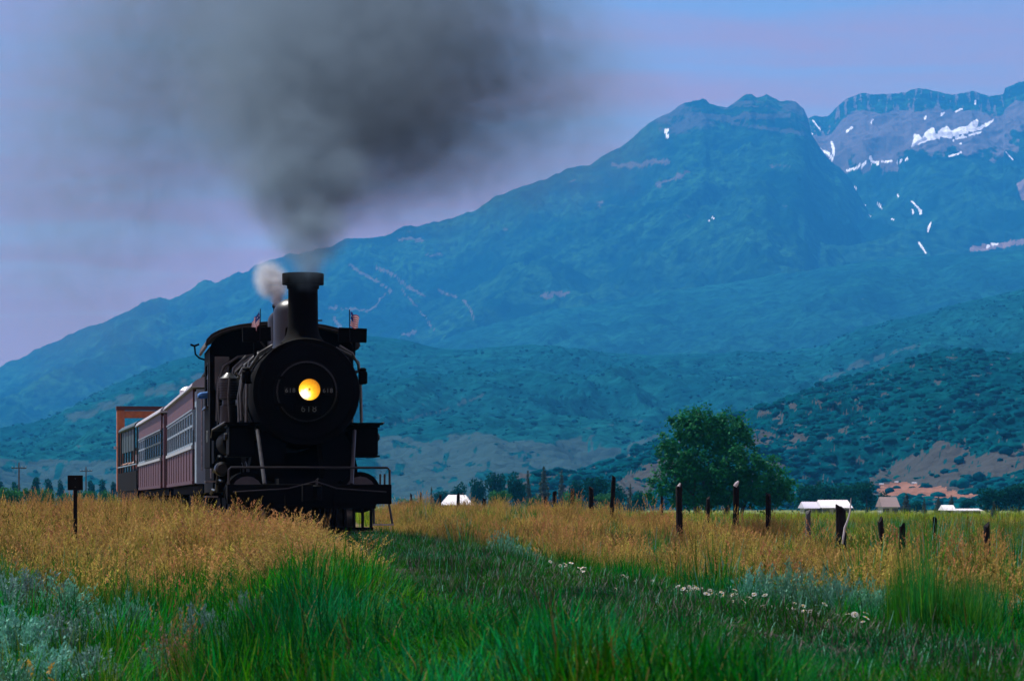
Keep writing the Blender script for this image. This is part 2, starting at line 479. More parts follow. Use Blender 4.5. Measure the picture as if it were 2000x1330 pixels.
def terrain_material(name, forest, brush, soil, rock, snow=(0.86, 0.88, 0.92), fscale=0.06, bump=6.0):
    """Colours by the vertex masks: R bare soil, G rock or scree, B snow; the rest is woodland and brush."""
    m = bpy.data.materials.new(name); m.use_nodes = True
    n = m.node_tree; L = n.links; b = n.nodes['Principled BSDF']
    b.inputs['Roughness'].default_value = 0.95; b.inputs['Specular IOR Level'].default_value = 0.0
    t = n.nodes.new('ShaderNodeTexCoord')
    at = n.nodes.new('ShaderNodeAttribute'); at.attribute_name = 'cover'
    sp = n.nodes.new('ShaderNodeSeparateColor'); L.new(at.outputs['Color'], sp.inputs[0])

    def noise(sc, d=6, rough=0.6):
        x = n.nodes.new('ShaderNodeTexNoise'); x.inputs['Scale'].default_value = sc; x.inputs['Detail'].default_value = d
        x.inputs['Roughness'].default_value = rough
        L.new(t.outputs['Object'], x.inputs['Vector']); return x.outputs['Fac']

    def mixn(f, a, c):
        x = n.nodes.new('ShaderNodeMix'); x.data_type = 'RGBA'
        L.new(f, x.inputs['Factor'])
        for k, v in ((6, a), (7, c)):
            if isinstance(v, tuple): x.inputs[k].default_value = (*v, 1)
            else: L.new(v, x.inputs[k])
        return x.outputs[2]

    def ramp(f, lo, hi):
        x = n.nodes.new('ShaderNodeMapRange'); x.inputs[1].default_value = lo; x.inputs[2].default_value = hi
        L.new(f, x.inputs[0]); return x.outputs[0]

    big = ramp(noise(fscale * 0.12), 0.4, 0.62)
    fine = noise(fscale, 8, 0.7)
    vo = n.nodes.new('ShaderNodeTexVoronoi'); vo.inputs['Scale'].default_value = fscale * 1.3
    L.new(t.outputs['Object'], vo.inputs['Vector'])
    c = mixn(big, forest, brush)
    dark = tuple(v * 0.45 for v in forest)
    c = mixn(ramp(fine, 0.62, 0.38), c, dark)

    def masked(ch):
        a = n.nodes.new('ShaderNodeMath'); a.operation = 'MULTIPLY_ADD'; a.inputs[1].default_value = 0.9; a.inputs[2].default_value = -0.45
        L.new(fine, a.inputs[0])
        s = n.nodes.new('ShaderNodeMath'); s.operation = 'ADD'
        L.new(sp.outputs[ch], s.inputs[0]); L.new(a.outputs[0], s.inputs[1])
        return ramp(s.outputs[0], 0.42, 0.58)
    soil2 = mixn(noise(fscale * 0.7), tuple(v * 0.75 for v in soil), soil)
    c = mixn(masked(0), c, soil2)
    rock2 = mixn(ramp(noise(fscale * 0.5, 7, 0.7), 0.35, 0.65), tuple(v * 0.6 for v in rock), rock)
    c = mixn(masked(1), c, rock2)
    sm = ramp(sp.outputs[2], 0.45, 0.55)
    c = mixn(sm, c, snow)
    L.new(c, b.inputs['Base Color'])
    ad = n.nodes.new('ShaderNodeMath'); ad.operation = 'MULTIPLY_ADD'; ad.inputs[1].default_value = -0.6
    L.new(vo.outputs['Distance'], ad.inputs[0]); L.new(fine, ad.inputs[2])
    bp = n.nodes.new('ShaderNodeBump'); bp.inputs['Strength'].default_value = 1.0; bp.inputs['Distance'].default_value = bump
    L.new(ad.outputs[0], bp.inputs['Height']); L.new(bp.outputs[0], b.inputs['Normal'])
    return m


# ------------------------------------------------------------------ the setting: terrain
TRK_Y = np.array([-60, 0, 54, 62, 67, 77, 97, 118, 134, 160, 220, 300])
TRK_X = np.array([11.7, 3.6, -3.69, -4.80, -5.52, -6.95, -10.05, -13.5, -16.3, -21.2, -34.0, -54.0])


def track_x(Y):
    return np.interp(Y, TRK_Y, TRK_X)


RAIL_Z = H - 0.60


def rail_z(Y):
    return H + np.interp(Y, [0, 14, 22, 35, 50, 54, 400], [-0.93, -0.90, -0.85, -0.735, -0.61, -0.60, -0.60])


def ground_z(X, Y):
    X = np.asarray(X, float); Y = np.asarray(Y, float)
    tx = track_x(Y)
    d = X - tx
    left = np.interp(Y, [0, 34, 48, 62, 90, 140, 300, 800, 2000, 20000], [-1.30, -1.26, -1.18, -1.02, -0.95, -1.0, -1.3, -2.0, -3, -6])
    right = np.interp(Y, [0, 20, 40, 70, 120, 300, 800, 2000, 20000], [-1.12, -1.08, -1.18, -1.28, -1.25, -1.6, -2.6, -4, -6])
    s = sstep(-4, 4, d)
    base = left * (1 - s) + right * s
    near = 1 - sstep(150, 320, Y)
    bank = (1 - sstep(1.25, 2.9, np.abs(d))) * near
    z = base * (1 - bank) + (rail_z(Y) - H - 0.035 + 0.015 * pnoise(X * 1.3, Y * 1.3, 5)) * bank
    z = z + (1 - bank) * fbm(X * 0.22, Y * 0.16, 4, 3) * 0.13 * (1 - sstep(300, 900, Y) * 0.5)
    z = z + 0.46 * np.exp(-((d - 10) / 6.5) ** 2) * sstep(70, 100, Y) * (1 - sstep(135, 190, Y))
    return H + z


def ground():
    ys = np.concatenate([[-400, -150, -60, -20, -5], np.linspace(0, 110, 221), np.geomspace(111, 14800, 190)])
    ss = np.linspace(-1, 1, 231)
    ss = np.sign(ss) * np.abs(ss) ** 1.5
    Y, S = np.meshgrid(ys, ss, indexing='ij')
    Xc = track_x(np.clip(Y, -60, 140)) * 0.6
    X = Xc * (np.abs(Y) < 400) + S * (34 + np.abs(Y) * 0.42)
    Z = ground_z(X, Y)
    V = np.stack([X, Y, Z], -1).reshape(-1, 3)
    nr, nc = Y.shape
    i = np.arange(nr - 1)[:, None] * nc + np.arange(nc - 1)[None, :]
    Q = np.stack([i, i + 1, i + nc + 1, i + nc], -1).reshape(-1, 4)
    d = np.abs(X - track_x(Y))
    ballast = (1 - sstep(1.1, 1.8, d)) * (1 - sstep(300, 400, Y))
    dry = sstep(38, 55, Y) * (1 - sstep(95, 160, Y))
    at = np.stack([ballast, dry, sstep(120, 260, Y), np.ones_like(Y)], -1).reshape(-1, 4)
    m = bpy.data.materials.new('meadow_soil'); m.use_nodes = True
    n = m.node_tree; L = n.links; b = n.nodes['Principled BSDF']; b.inputs['Roughness'].default_value = 0.95
    b.inputs['Specular IOR Level'].default_value = 0.1
    t = n.nodes.new('ShaderNodeTexCoord'); a = n.nodes.new('ShaderNodeAttribute'); a.attribute_name = 'cover'
    sp = n.nodes.new('ShaderNodeSeparateColor'); L.new(a.outputs['Color'], sp.inputs[0])
    nz = n.nodes.new('ShaderNodeTexNoise'); nz.inputs['Scale'].default_value = 0.8; nz.inputs['Detail'].default_value = 8
    L.new(t.outputs['Object'], nz.inputs['Vector'])
    # far field: streaks lying across the line of sight
    mp = n.nodes.new('ShaderNodeMapping'); mp.inputs['Scale'].default_value = (0.05, 0.012, 0.05)
    L.new(t.outputs['Object'], mp.inputs[0])
    nf = n.nodes.new('ShaderNodeTexNoise'); nf.inputs['Scale'].default_value = 1.0; nf.inputs['Detail'].default_value = 9; nf.inputs['Roughness'].default_value = 0.7
    L.new(mp.outputs[0], nf.inputs['Vector'])

    def ramp(f, cols):
        r = n.nodes.new('ShaderNodeValToRGB'); L.new(f, r.inputs[0])
        e = r.color_ramp.elements
        e[0].position, e[0].color = cols[0][0], (*cols[0][1], 1)
        e[1].position, e[1].color = cols[-1][0], (*cols[-1][1], 1)
        for p, c in cols[1:-1]:
            q = e.new(p); q.color = (*c, 1)
        return r.outputs[0]

    def mixn(f, x, y):
        q = n.nodes.new('ShaderNodeMix'); q.data_type = 'RGBA'; L.new(f, q.inputs['Factor'])
        for k, v in ((6, x), (7, y)):
            L.new(v, q.inputs[k])
        return q.outputs[2]
    near = ramp(nz.outputs['Fac'], [(0.3, (0.022, 0.035, 0.014)), (0.55, (0.045, 0.06, 0.022)), (0.75, (0.08, 0.06, 0.03))])
    dryc = ramp(nz.outputs['Fac'], [(0.3, (0.07, 0.06, 0.025)), (0.7, (0.16, 0.11, 0.05))])
    far = ramp(nf.outputs['Fac'], [(0.30, (0.05, 0.10, 0.03)), (0.46, (0.11, 0.16, 0.035)), (0.58, (0.16, 0.16, 0.05)), (0.72, (0.20, 0.15, 0.08))])
    bal = ramp(nz.outputs['Fac'], [(0.35, (0.010, 0.010, 0.007)), (0.65, (0.028, 0.024, 0.018))])  # dark earth, with shade along the track put into the colour too
    c = mixn(sp.outputs[1], near, dryc)
    c = mixn(sp.outputs[2], c, far)
    c = mixn(sp.outputs[0], c, bal)
    L.new(c, b.inputs['Base Color'])
    bp = n.nodes.new('ShaderNodeBump'); bp.inputs['Distance'].default_value = 0.06
    n2 = n.nodes.new('ShaderNodeTexNoise'); n2.inputs['Scale'].default_value = 9; n2.inputs['Detail'].default_value = 6
    L.new(t.outputs['Object'], n2.inputs['Vector']); L.new(n2.outputs['Fac'], bp.inputs['Height']); L.new(bp.outputs[0], b.inputs['Normal'])
    o = link('ground', np_mesh('ground', V, Q, m, True, {'cover': ('FLOAT_COLOR', at)}))
    meta(o, kind='structure')


ground()


def poly_mask(px, py, poly):
    """1 inside a polygon of photo pixels."""
    poly = np.asarray(poly, float)
    inside = np.zeros(px.shape, bool)
    j = len(poly) - 1
    for i in range(len(poly)):
        xi, yi = poly[i]; xj, yj = poly[j]
        c = ((yi > py) != (yj > py)) & (px < (xj - xi) * (py - yi) / (yj - yi + 1e-9) + xi)
        inside ^= c
        j = i
    return inside


def line_mask(px, py, pts, w):
    d = np.full(px.shape, 1e9)
    for (x0, y0), (x1, y1) in zip(pts[:-1], pts[1:]):
        vx, vy = x1 - x0, y1 - y0
        t = np.clip(((px - x0) * vx + (py - y0) * vy) / (vx * vx + vy * vy + 1e-9), 0, 1)
        d = np.minimum(d, np.hypot(px - x0 - t * vx, py - y0 - t * vy))
    return d < w


def mountain(name, sil, ridge_d, base_d, px0, px1, nu, nv, base_z, prof, amp, nscale, mat_, cover, seed, jag=4.0, back=0.25, warp=0.5, fine=0.0, crag=0.0, crag_from=(0.45, 0.9)):
    """Land rising from base_d to a crest at ridge_d; the crest's height follows the skyline of the photograph."""
    u = np.linspace(px0, px1, nu)
    sx = np.array([p[0] for p in sil], float); sy = np.array([p[1] for p in sil], float)
    cres = np.interp(u, sx, sy)
    rd = np.interp(u, *ridge_d) if isinstance(ridge_d, tuple) else np.full(nu, float(ridge_d))
    vb = int(nv * 0.12)
    v = np.concatenate([np.linspace(0, 1, nv), 1 + back * np.linspace(0, 1, vb + 1)[1:]])
    Vv, U = np.meshgrid(v, u, indexing='ij')
    RD = np.broadcast_to(rd, U.shape)
    Y = base_d + (RD - base_d) * Vv
    X = (U - CX) / F * Y
    hr = H + (CY - cres) / F * rd
    Xr = (u - CX) / F * rd
    hr = hr + jag * (fbm(Xr / 90.0, Xr * 0 + 0.3, 5, seed + 40) + 0.5 * ridged(Xr / 300.0, Xr * 0 + 1.7, 3, seed + 41) - 0.25)
    HR = np.broadcast_to(hr, U.shape)
    f = np.where(Vv <= 1, np.clip(Vv, 0, 1) ** prof, 1 - (Vv - 1) * 1.2)
    Z = base_z + (HR - base_z) * f
    win = np.where(Vv <= 1, (4 * Vv * (1 - Vv)) ** 0.7, 0)
    win = np.where(Vv > 1, 0, win)
    wx = fbm(X / nscale, Y / nscale, 3, seed + 9) * warp
    rg = ridged(X / nscale + wx, Y / (nscale * 2.6) + wx, 6, seed, 0.52)
    Z = Z + amp * win * (rg - 0.35)
    if fine:
        Z = Z + fine * np.clip(win * 3, 0, 1) * fbm(X / (nscale * 0.12), Y / (nscale * 0.2), 5, seed + 77, 0.6)
    if crag:
        Z = Z + crag * sstep(*crag_from, Vv) * np.clip((1 - Vv) * 7, 0, 1) ** 0.6 * (ridged(X / 140, Y / 420, 5, seed + 5, 0.6) - 0.3) * np.clip(0.5 + 1.5 * fbm(X / 500, Y / 700, 3, seed + 6), 0, 1.4)
    px = CX + X / Y * F; py = CY - (Z - H) / Y * F
    cov = cover(px, py, X, Y, Z, Vv)
    V = np.stack([X, Y, Z], -1).reshape(-1, 3)
    nr, nc = U.shape
    i = np.arange(nr - 1)[:, None] * nc + np.arange(nc - 1)[None, :]
    Q = np.stack([i, i + 1, i + nc + 1, i + nc], -1).reshape(-1, 4)
    at = np.concatenate([cov, np.ones(cov.shape[:2] + (1,))], -1).reshape(-1, 4)
    o = link(name, np_mesh(name, V, Q, mat_, True, {'cover': ('FLOAT_COLOR', at)}))
    meta(o, kind='structure')
    return dict(X=X, Y=Y, Z=Z, px=px, py=py, cov=cov, V=Vv)


mt_a1 = terrain_material('massif_cover', (0.003, 0.028, 0.020), (0.028, 0.115, 0.050), (0.115, 0.095, 0.085), (0.07, 0.075, 0.08), fscale=0.03, bump=9)
mt_far = terrain_material('far_mountain_cover', (0.003, 0.030, 0.024), (0.026, 0.105, 0.052), (0.26, 0.18, 0.17), (0.15, 0.12, 0.13), fscale=0.022, bump=7)
mt_mid = terrain_material('bench_cover', (0.005, 0.046, 0.046), (0.014, 0.100, 0.075), (0.14, 0.22, 0.18), (0.2, 0.18, 0.17), fscale=0.030, bump=10)
mt_hill = terrain_material('foothill_cover', (0.003, 0.058, 0.070), (0.008, 0.092, 0.095), (0.036, 0.072, 0.078), (0.2, 0.18, 0.17), fscale=0.045, bump=7)
mt_near = terrain_material('near_hill_cover', (0.001, 0.054, 0.068), (0.003, 0.068, 0.076), (0.060, 0.064, 0.064), (0.27, 0.14, 0.10), fscale=0.08, bump=4)


def zeros(px): return np.zeros(px.shape + (3,))


SIL_A1 = [(-600, 905), (-300, 810), (0, 716), (60, 690), (130, 655), (200, 628), (245, 608), (290, 588), (330, 590), (365, 575), (400, 564), (450, 548),
          (490, 530), (520, 513), (560, 497), (610, 491), (650, 478), (680, 465), (720, 462), (760, 455), (800, 442), (850, 432), (895, 420), (930, 406), (960, 390),
          (990, 374), (1040, 358), (1100, 336), (1150, 321), (1180, 303), (1210, 288), (1245, 262), (1265, 244), (1290, 226), (1325, 208), (1350, 198), (1372, 188),
          (1378, 192), (1386, 202), (1405, 206), (1422, 205), (1440, 197), (1458, 187), (1468, 184), (1478, 190), (1487, 188), (1498, 183), (1508, 190), (1522, 197), (1538, 193), (1555, 199),
          (1570, 212), (1578, 230), (1585, 262), (1600, 285), (1626, 315), (1650, 340), (1672, 372), (1700, 415), (1740, 455), (1790, 490), (1830, 520), (1900, 580), (2100, 700)]


def cov_a1(px, py, X, Y, Z, v):
    c = zeros(px)
    rockband = fbm(X / 260, Z / 90, 5, 51)
    hi = sstep(330, 210, py) * sstep(1180, 1330, px)
    c[..., 1] = np.clip(hi * (0.40 + rockband * 1.3 + 0.5 * fbm(px / 60.0, py / 5.5, 3, 52)), 0, 1)
    cr = line_mask(px + rockband * 8, py, [(1340, 225), (1420, 232), (1540, 226)], 4) | line_mask(px, py + rockband * 6, [(1430, 240), (1570, 262)], 3)
    c[..., 1] = np.where(cr, 0.9, c[..., 1])
    # scree, ski runs and tracks
    n = fbm(px / 14.0, py / 14.0, 4, 60)
    pxn, pyn = px + n * 10, py + n * 8
    t = np.zeros(px.shape, bool)
    for pts, w in [([(685, 518), (705, 533), (740, 552), (762, 566)], 3.0), ([(762, 566), (735, 590), (722, 608)], 2.2), ([(640, 600), (690, 604), (722, 609)], 2.0),
                   ([(730, 522), (770, 535), (790, 556), (830, 580)], 2.6), ([(780, 560), (815, 600), (845, 640)], 1.8), ([(905, 585), (918, 605), (925, 620)], 2),
                   ([(860, 570), (890, 580)], 3), ([(1060, 578), (1110, 572)], 4), ([(1200, 325), (1250, 322), (1300, 315)], 5), ([(1285, 362), (1320, 348), (1342, 335)], 3.5),
                   ([(650, 620), (665, 640)], 3), ([(790, 655), (810, 650)], 3), ([(780, 468), (820, 468)], 3.5), ([(830, 500), (862, 497)], 2)]:
        t |= line_mask(pxn, pyn, pts, w)
    c[..., 0] = np.where(t, 0.95, 0)
    c[..., 0] = np.maximum(c[..., 0], sstep(0.30, 0.52, fbm(px / 60, py / 26, 5, 66)) * 0.55 * sstep(560, 420, py))
    s = line_mask(px + n * 5, py, [(1302, 255), (1303, 268)], 3.0) | line_mask(pxn, pyn, [(1386, 434), (1394, 424)], 1.4) | line_mask(pxn, py, [(1366, 457), (1371, 451)], 0.9)
    c[..., 2] = np.where(s, 1.0, 0)
    return c


A1 = mountain('mountain', SIL_A1, 12000, 7400, -500, 2050, 860, 300, 60, 1.12, 260, 1150, mt_a1, cov_a1, 11, jag=18, fine=34, crag=55)

SIL_A2 = [(1450, 300), (1540, 250), (1580, 232), (1592, 226), (1604, 228), (1616, 227), (1628, 215), (1640, 203), (1655, 192), (1670, 186), (1690, 183), (1710, 185), (1735, 186), (1760, 182), (1775, 180),
          (1790, 176), (1812, 174), (1830, 178), (1845, 183), (1862, 186), (1880, 182), (1900, 178), (1915, 183), (1932, 189), (1948, 187), (1960, 184), (1963, 172), (1980, 166), (2000, 160),
          (2060, 140), (2150, 170), (2300, 240), (2500, 380)]


def cov_a2(px, py, X, Y, Z, v):
    c = zeros(px)
    n = fbm(px / 9.0, py / 7.0, 4, 70); nb = fbm(px / 40.0, py / 40.0, 5, 71)
    top = np.interp(px, [p[0] for p in SIL_A2], [p[1] for p in SIL_A2])
    dep = py - top
    talus = sstep(28, 45, dep + nb * 14) * (1 - sstep(125, 165, dep + nb * 50 + (px - 1650) * 0.10))
    cl = fbm(px / 9.0, py / 40.0, 4, 74)
    c[..., 1] = np.clip(np.maximum(talus * 0.95, (dep < 44) * sstep(-0.05, 0.28, cl + 0.25 * fbm(px / 50.0, py / 5.0, 3, 79)) * 0.62), 0, 1)
    c[..., 0] = np.where(poly_mask(px, py, [(1985, 360), (2000, 350), (2100, 330), (2100, 400), (1995, 392)]) | line_mask(px, py + n * 5, [(1900, 486), (1960, 478), (2010, 470)], 6), 0.8, 0)
    sx, sy = px + n * 1.8, py + n * 1.8
    big = [(1780, 288), (1786, 262), (1796, 264), (1800, 270), (1808, 258), (1818, 250), (1824, 250), (1828, 262), (1840, 250), (1850, 246), (1858, 256), (1876, 248), (1890, 246), (1902, 236),
           (1908, 232), (1912, 240), (1907, 250), (1918, 246), (1942, 232), (1938, 240), (1915, 254), (1890, 260), (1868, 268), (1840, 270), (1812, 276)]
    s = poly_mask(sx, sy, big)
    for pts, w in [([(1862, 274), (1890, 267), (1915, 258)], 2.6), ([(1600, 292), (1618, 300), (1625, 310)], 4), ([(1628, 305), (1628, 290), (1624, 278)], 3), ([(1586, 262), (1584, 272)], 2.4), ([(1588, 236), (1604, 256)], 1.6), ([(1655, 333), (1675, 328), (1692, 318)], 3.2),
                   ([(1700, 306), (1703, 317), (1716, 318)], 3.5), ([(1722, 316), (1742, 315)], 2.5), ([(1750, 318), (1772, 310)], 1.8), ([(1654, 257), (1664, 250)], 3.2), ([(1702, 240), (1705, 234)], 2.6), ([(1806, 232), (1808, 228)], 2.6),
                   ([(1838, 226), (1844, 221)], 2.4), ([(1866, 218), (1880, 213)], 1.8), ([(1905, 205), (1906, 198)], 2), ([(1850, 307), (1878, 298)], 2.2), ([(1875, 282), (1878, 281)], 2), ([(1965, 298), (1978, 312)], 1.6),
                   ([(1670, 368), (1674, 371)], 2.2), ([(1685, 398), (1690, 404)], 2.6), ([(1712, 396), (1722, 408)], 2), ([(1752, 380), (1755, 384)], 2), ([(1780, 393), (1799, 412)], 2), ([(1782, 410), (1784, 416)], 2.4), ([(1796, 413), (1799, 418)], 2.4),
                   ([(1818, 436), (1811, 454)], 2.2), ([(1795, 474), (1808, 494)], 2.4), ([(1927, 482), (1948, 476)], 3), ([(1742, 428), (1746, 430)], 1.6), ([(1697, 420), (1700, 423)], 1.6)]:
        s |= line_mask(sx, sy, pts, w * 0.75)
    c[..., 2] = np.where(s, 1.0, 0)
    return c


A2 = mountain('cirque', SIL_A2, 14200, 9200, 1440, 2420, 760, 400, 500, 0.95, 200, 900, mt_far, cov_a2, 23, jag=14, fine=8, back=0.12, crag=60, crag_from=(0.86, 0.96))

SIL_B = [(-600, 960), (400, 900), (700, 760), (800, 690), (900, 650), (1000, 626), (1100, 604), (1200, 587), (1300, 570), (1450, 549), (1560, 532), (1640, 518), (1700, 508), (1760, 503),
         (1830, 499), (1900, 495), (2000, 489), (2200, 470), (2500, 440)]


def cov_b(px, py, X, Y, Z, v):
    c = zeros(px)
    c[..., 0] = sstep(0.36, 0.56, fbm(px / 70, py / 18, 5, 81)) * 0.4
    return c


B = mountain('bench_ridge', SIL_B, 9000, 5600, 300, 2400, 520, 150, 10, 1.0, 110, 700, mt_mid, cov_b, 31, jag=6, fine=24)

SIL_C = [(-600, 930), (-200, 880), (0, 850), (60, 838), (110, 815), (150, 793), (200, 766), (250, 742), (330, 708), (385, 692), (470, 680), (560, 668), (640, 657), (720, 655), (800, 666), (850, 677), (900, 684),
         (950, 679), (1000, 674), (1050, 676), (1090, 679), (1180, 689), (1300, 693), (1400, 691), (1480, 690), (1540, 687), (1590, 681), (1640, 660), (1680, 642), (1740, 625), (1800, 611), (1900, 588), (2000, 565), (2200, 530), (2500, 500)]


def cov_c(px, py, X, Y, Z, v):
    c = zeros(px)
    n = fbm(px / 42, py / 16, 5, 91); n2 = fbm(px / 110, py / 30, 4, 95)
    low = sstep(835, 862, py + n2 * 26) * sstep(700, 760, px) * (1 - sstep(1150, 1200, px))
    field = low * (0.85 - 1.35 * np.clip(n - 0.10, 0, 1) * 3)
    left = sstep(880, 905, py + n2 * 20) * (1 - sstep(420, 500, px)) * (0.75 - 1.2 * np.clip(n - 0.05, 0, 1) * 2)
    ridge_l = np.exp(-((py - (np.interp(px, [100, 250, 330, 400], [815, 760, 740, 715]) + 18)) / 16.0) ** 2) * (1 - sstep(380, 440, px)) * sstep(90, 150, px) * (0.62 + n)
    speck = sstep(0.28, 0.5, n) * 0.6 * sstep(700, 800, py)
    stripe = line_mask(px, py + n * 5, [(1060, 910), (1120, 897), (1200, 880), (1290, 852)], 4) | line_mask(px, py + n * 4, [(1600, 745), (1700, 705), (1750, 685), (1800, 672)], 2.5) | line_mask(px, py + n * 4, [(770, 828), (900, 790), (960, 765)], 2.2)
    c[..., 0] = np.clip(np.maximum.reduce([field, left, ridge_l, speck, stripe * 0.9]), 0, 1)
    return c


C_ = mountain('foothills', SIL_C, 5400, 2300, -550, 2350, 760, 230, -2, 1.25, 78, 520, mt_hill, cov_c, 41, jag=5, fine=12)

SIL_E = [(980, 986), (1040, 962), (1080, 938), (1140, 918), (1200, 903), (1280, 868), (1350, 848), (1430, 815), (1500, 790), (1560, 768), (1600, 754), (1650, 739), (1700, 724), (1740, 712), (1780, 702), (1820, 692),
         (1850, 687), (1890, 686), (1930, 688), (2000, 692), (2100, 700), (2250, 720), (2500, 760)]


def cov_e(px, py, X, Y, Z, v):
    c = zeros(px)
    n = fbm(px / 26, py / 11, 5, 101, 0.6); n2 = fbm(px / 120, py / 60, 3, 105)
    leftw = 1 - sstep(1500, 1830, px + n2 * 120)
    top = np.interp(px, [p[0] for p in SIL_E], [p[1] for p in SIL_E])
    spots = sstep(0.10, 0.24, n + leftw * 0.16 - 0.14 + sstep(60, 0, py - top) * 0.02)
    clear = poly_mask(px + n * 24, py + n * 14, [(1700, 935), (1740, 905), (1800, 880), (1830, 862), (1890, 866), (1900, 890), (1960, 880), (2050, 850), (2300, 820), (2300, 905), (2050, 905), (1960, 925), (1900, 940), (1900, 975), (1700, 975)])
    clear |= poly_mask(px + n * 30, py + n * 14, [(1190, 975), (1210, 935), (1260, 905), (1300, 890), (1340, 900), (1300, 930), (1270, 975)])
    clear |= poly_mask(px + n * 24, py + n * 12, [(1455, 875), (1470, 850), (1500, 842), (1520, 850), (1500, 870)]) | poly_mask(px + n * 24, py + n * 12, [(1525, 855), (1560, 842), (1575, 850), (1550, 868)])
    c[..., 0] = np.maximum(spots * 0.9, clear * (0.95 - 1.0 * sstep(0.22, 0.36, fbm(px / 18, py / 9, 3, 108))))
    clay = poly_mask(px + n * 14, py + n * 8, [(1712, 958), (1718, 945), (1760, 941), (1795, 944), (1800, 951), (1860, 955), (1912, 966), (1905, 973), (1790, 972), (1730, 968)])
    c[..., 1] = np.where(clay, 0.95, 0)
    return c


E_ = mountain('near_hill', SIL_E, (np.array([980, 1300, 1700, 2500]), np.array([1750, 2000, 2500, 2700])), 1250, 980, 2350, 640, 220, -4, 1.05, 34, 260, mt_near, cov_e, 53, jag=3, fine=4)

# haze: pale blue air over the whole valley
hz = MB().box(-6600, 6600, -1200, 14950, -14, 2500).build('haze', bpy.data.materials.new('haze_air'))
hm = hz.data.materials[0]; hm.use_nodes = True
hn = hm.node_tree; hn.nodes.clear()
ho = hn.nodes.new('ShaderNodeOutputMaterial'); hv = hn.nodes.new('ShaderNodeVolumePrincipled')
hv.inputs['Color'].default_value = (*HAZE_COLOR, 1)
hv.inputs['Density'].default_value = HAZE_DENSITY
hv.inputs['Anisotropy'].default_value = 0.0
hn.links.new(hv.outputs[0], ho.inputs['Volume'])
meta(hz, kind='stuff')


# ------------------------------------------------------------------ scattering
def scatter(name, protos, pts, rot, scl, idx, kind='stuff', tilt=None, label=None, parent=None):
    """One object whose points carry small copies of the plants in protos."""
    n = len(pts)
    me = bpy.data.meshes.new(name)
    me.vertices.add(n); me.vertices.foreach_set('co', np.asarray(pts, np.float32).ravel())
    e = np.zeros((n, 3), np.float32); e[:, 2] = rot
    if tilt is not None: e[:, :2] = tilt
    a = me.attributes.new('rot', 'FLOAT_VECTOR', 'POINT'); a.data.foreach_set('vector', e.ravel())
    a = me.attributes.new('scl', 'FLOAT_VECTOR', 'POINT'); a.data.foreach_set('vector', np.asarray(scl, np.float32).ravel())
    a = me.attributes.new('pick', 'INT', 'POINT'); a.data.foreach_set('value', np.asarray(idx, np.int32))
    o = link(name, me)
    g = bpy.data.node_groups.new(name + '_nodes', 'GeometryNodeTree')
    g.interface.new_socket('Geometry', in_out='INPUT', socket_type='NodeSocketGeometry')
    g.interface.new_socket('Geometry', in_out='OUTPUT', socket_type='NodeSocketGeometry')
    gi = g.nodes.new('NodeGroupInput'); go = g.nodes.new('NodeGroupOutput')
    gg = g.nodes.new('GeometryNodeGeometryToInstance')
    for pr in reversed(protos):
        oi = g.nodes.new('GeometryNodeObjectInfo'); oi.inputs['Object'].default_value = pr
        oi.inputs['As Instance'].default_value = True
        g.links.new(oi.outputs['Geometry'], gg.inputs[0])
    ip = g.nodes.new('GeometryNodeInstanceOnPoints')
    ip.inputs['Pick Instance'].default_value = True

    def na(nm, ty):
        x = g.nodes.new('GeometryNodeInputNamedAttribute'); x.data_type = ty; x.inputs['Name'].default_value = nm
        return x.outputs['Attribute']
    jn = g.nodes.new('GeometryNodeJoinGeometry')
    g.nodes.remove(gg)
    for pr_node in [x for x in g.nodes if x.bl_idname == 'GeometryNodeObjectInfo']:
        g.links.new(pr_node.outputs['Geometry'], jn.inputs[0])
    g.links.new(gi.outputs[0], ip.inputs['Points'])
    g.links.new(jn.outputs[0], ip.inputs['Instance'])
    g.links.new(na('pick', 'INT'), ip.inputs['Instance Index'])
    er = g.nodes.new('FunctionNodeEulerToRotation')
    g.links.new(na('rot', 'FLOAT_VECTOR'), er.inputs[0]); g.links.new(er.outputs[0], ip.inputs['Rotation'])
    g.links.new(na('scl', 'FLOAT_VECTOR'), ip.inputs['Scale'])
    g.links.new(ip.outputs[0], go.inputs[0])
    md = o.modifiers.new('scatter', 'NODES'); md.node_group = g
    meta(o, label=label, kind=kind)
    return o


def proto(me, name):
    return bpy.data.objects.new(name, me)   # a pattern for scatter(); not in the scene itself


def blob_mesh(name, m, seed, flat=0.75, sub=3):
    bm = bmesh.new(); bmesh.ops.create_icosphere(bm, subdivisions=sub, radius=1.0)
    r = random.Random(seed); off = Vector((r.uniform(0, 50), r.uniform(0, 50), r.uniform(0, 50)))
    from mathutils import noise as mn
    for v in bm.verts:
        k = 1 + 0.38 * mn.noise(v.co * 1.7 + off) + 0.22 * mn.noise(v.co * 4.1 + off)
        v.co = v.co * k
        v.co.z = v.co.z * flat + 0.2
    me = bpy.data.meshes.new(name); bm.to_mesh(me); bm.free(); me.materials.append(m); me.shade_smooth()
    return me


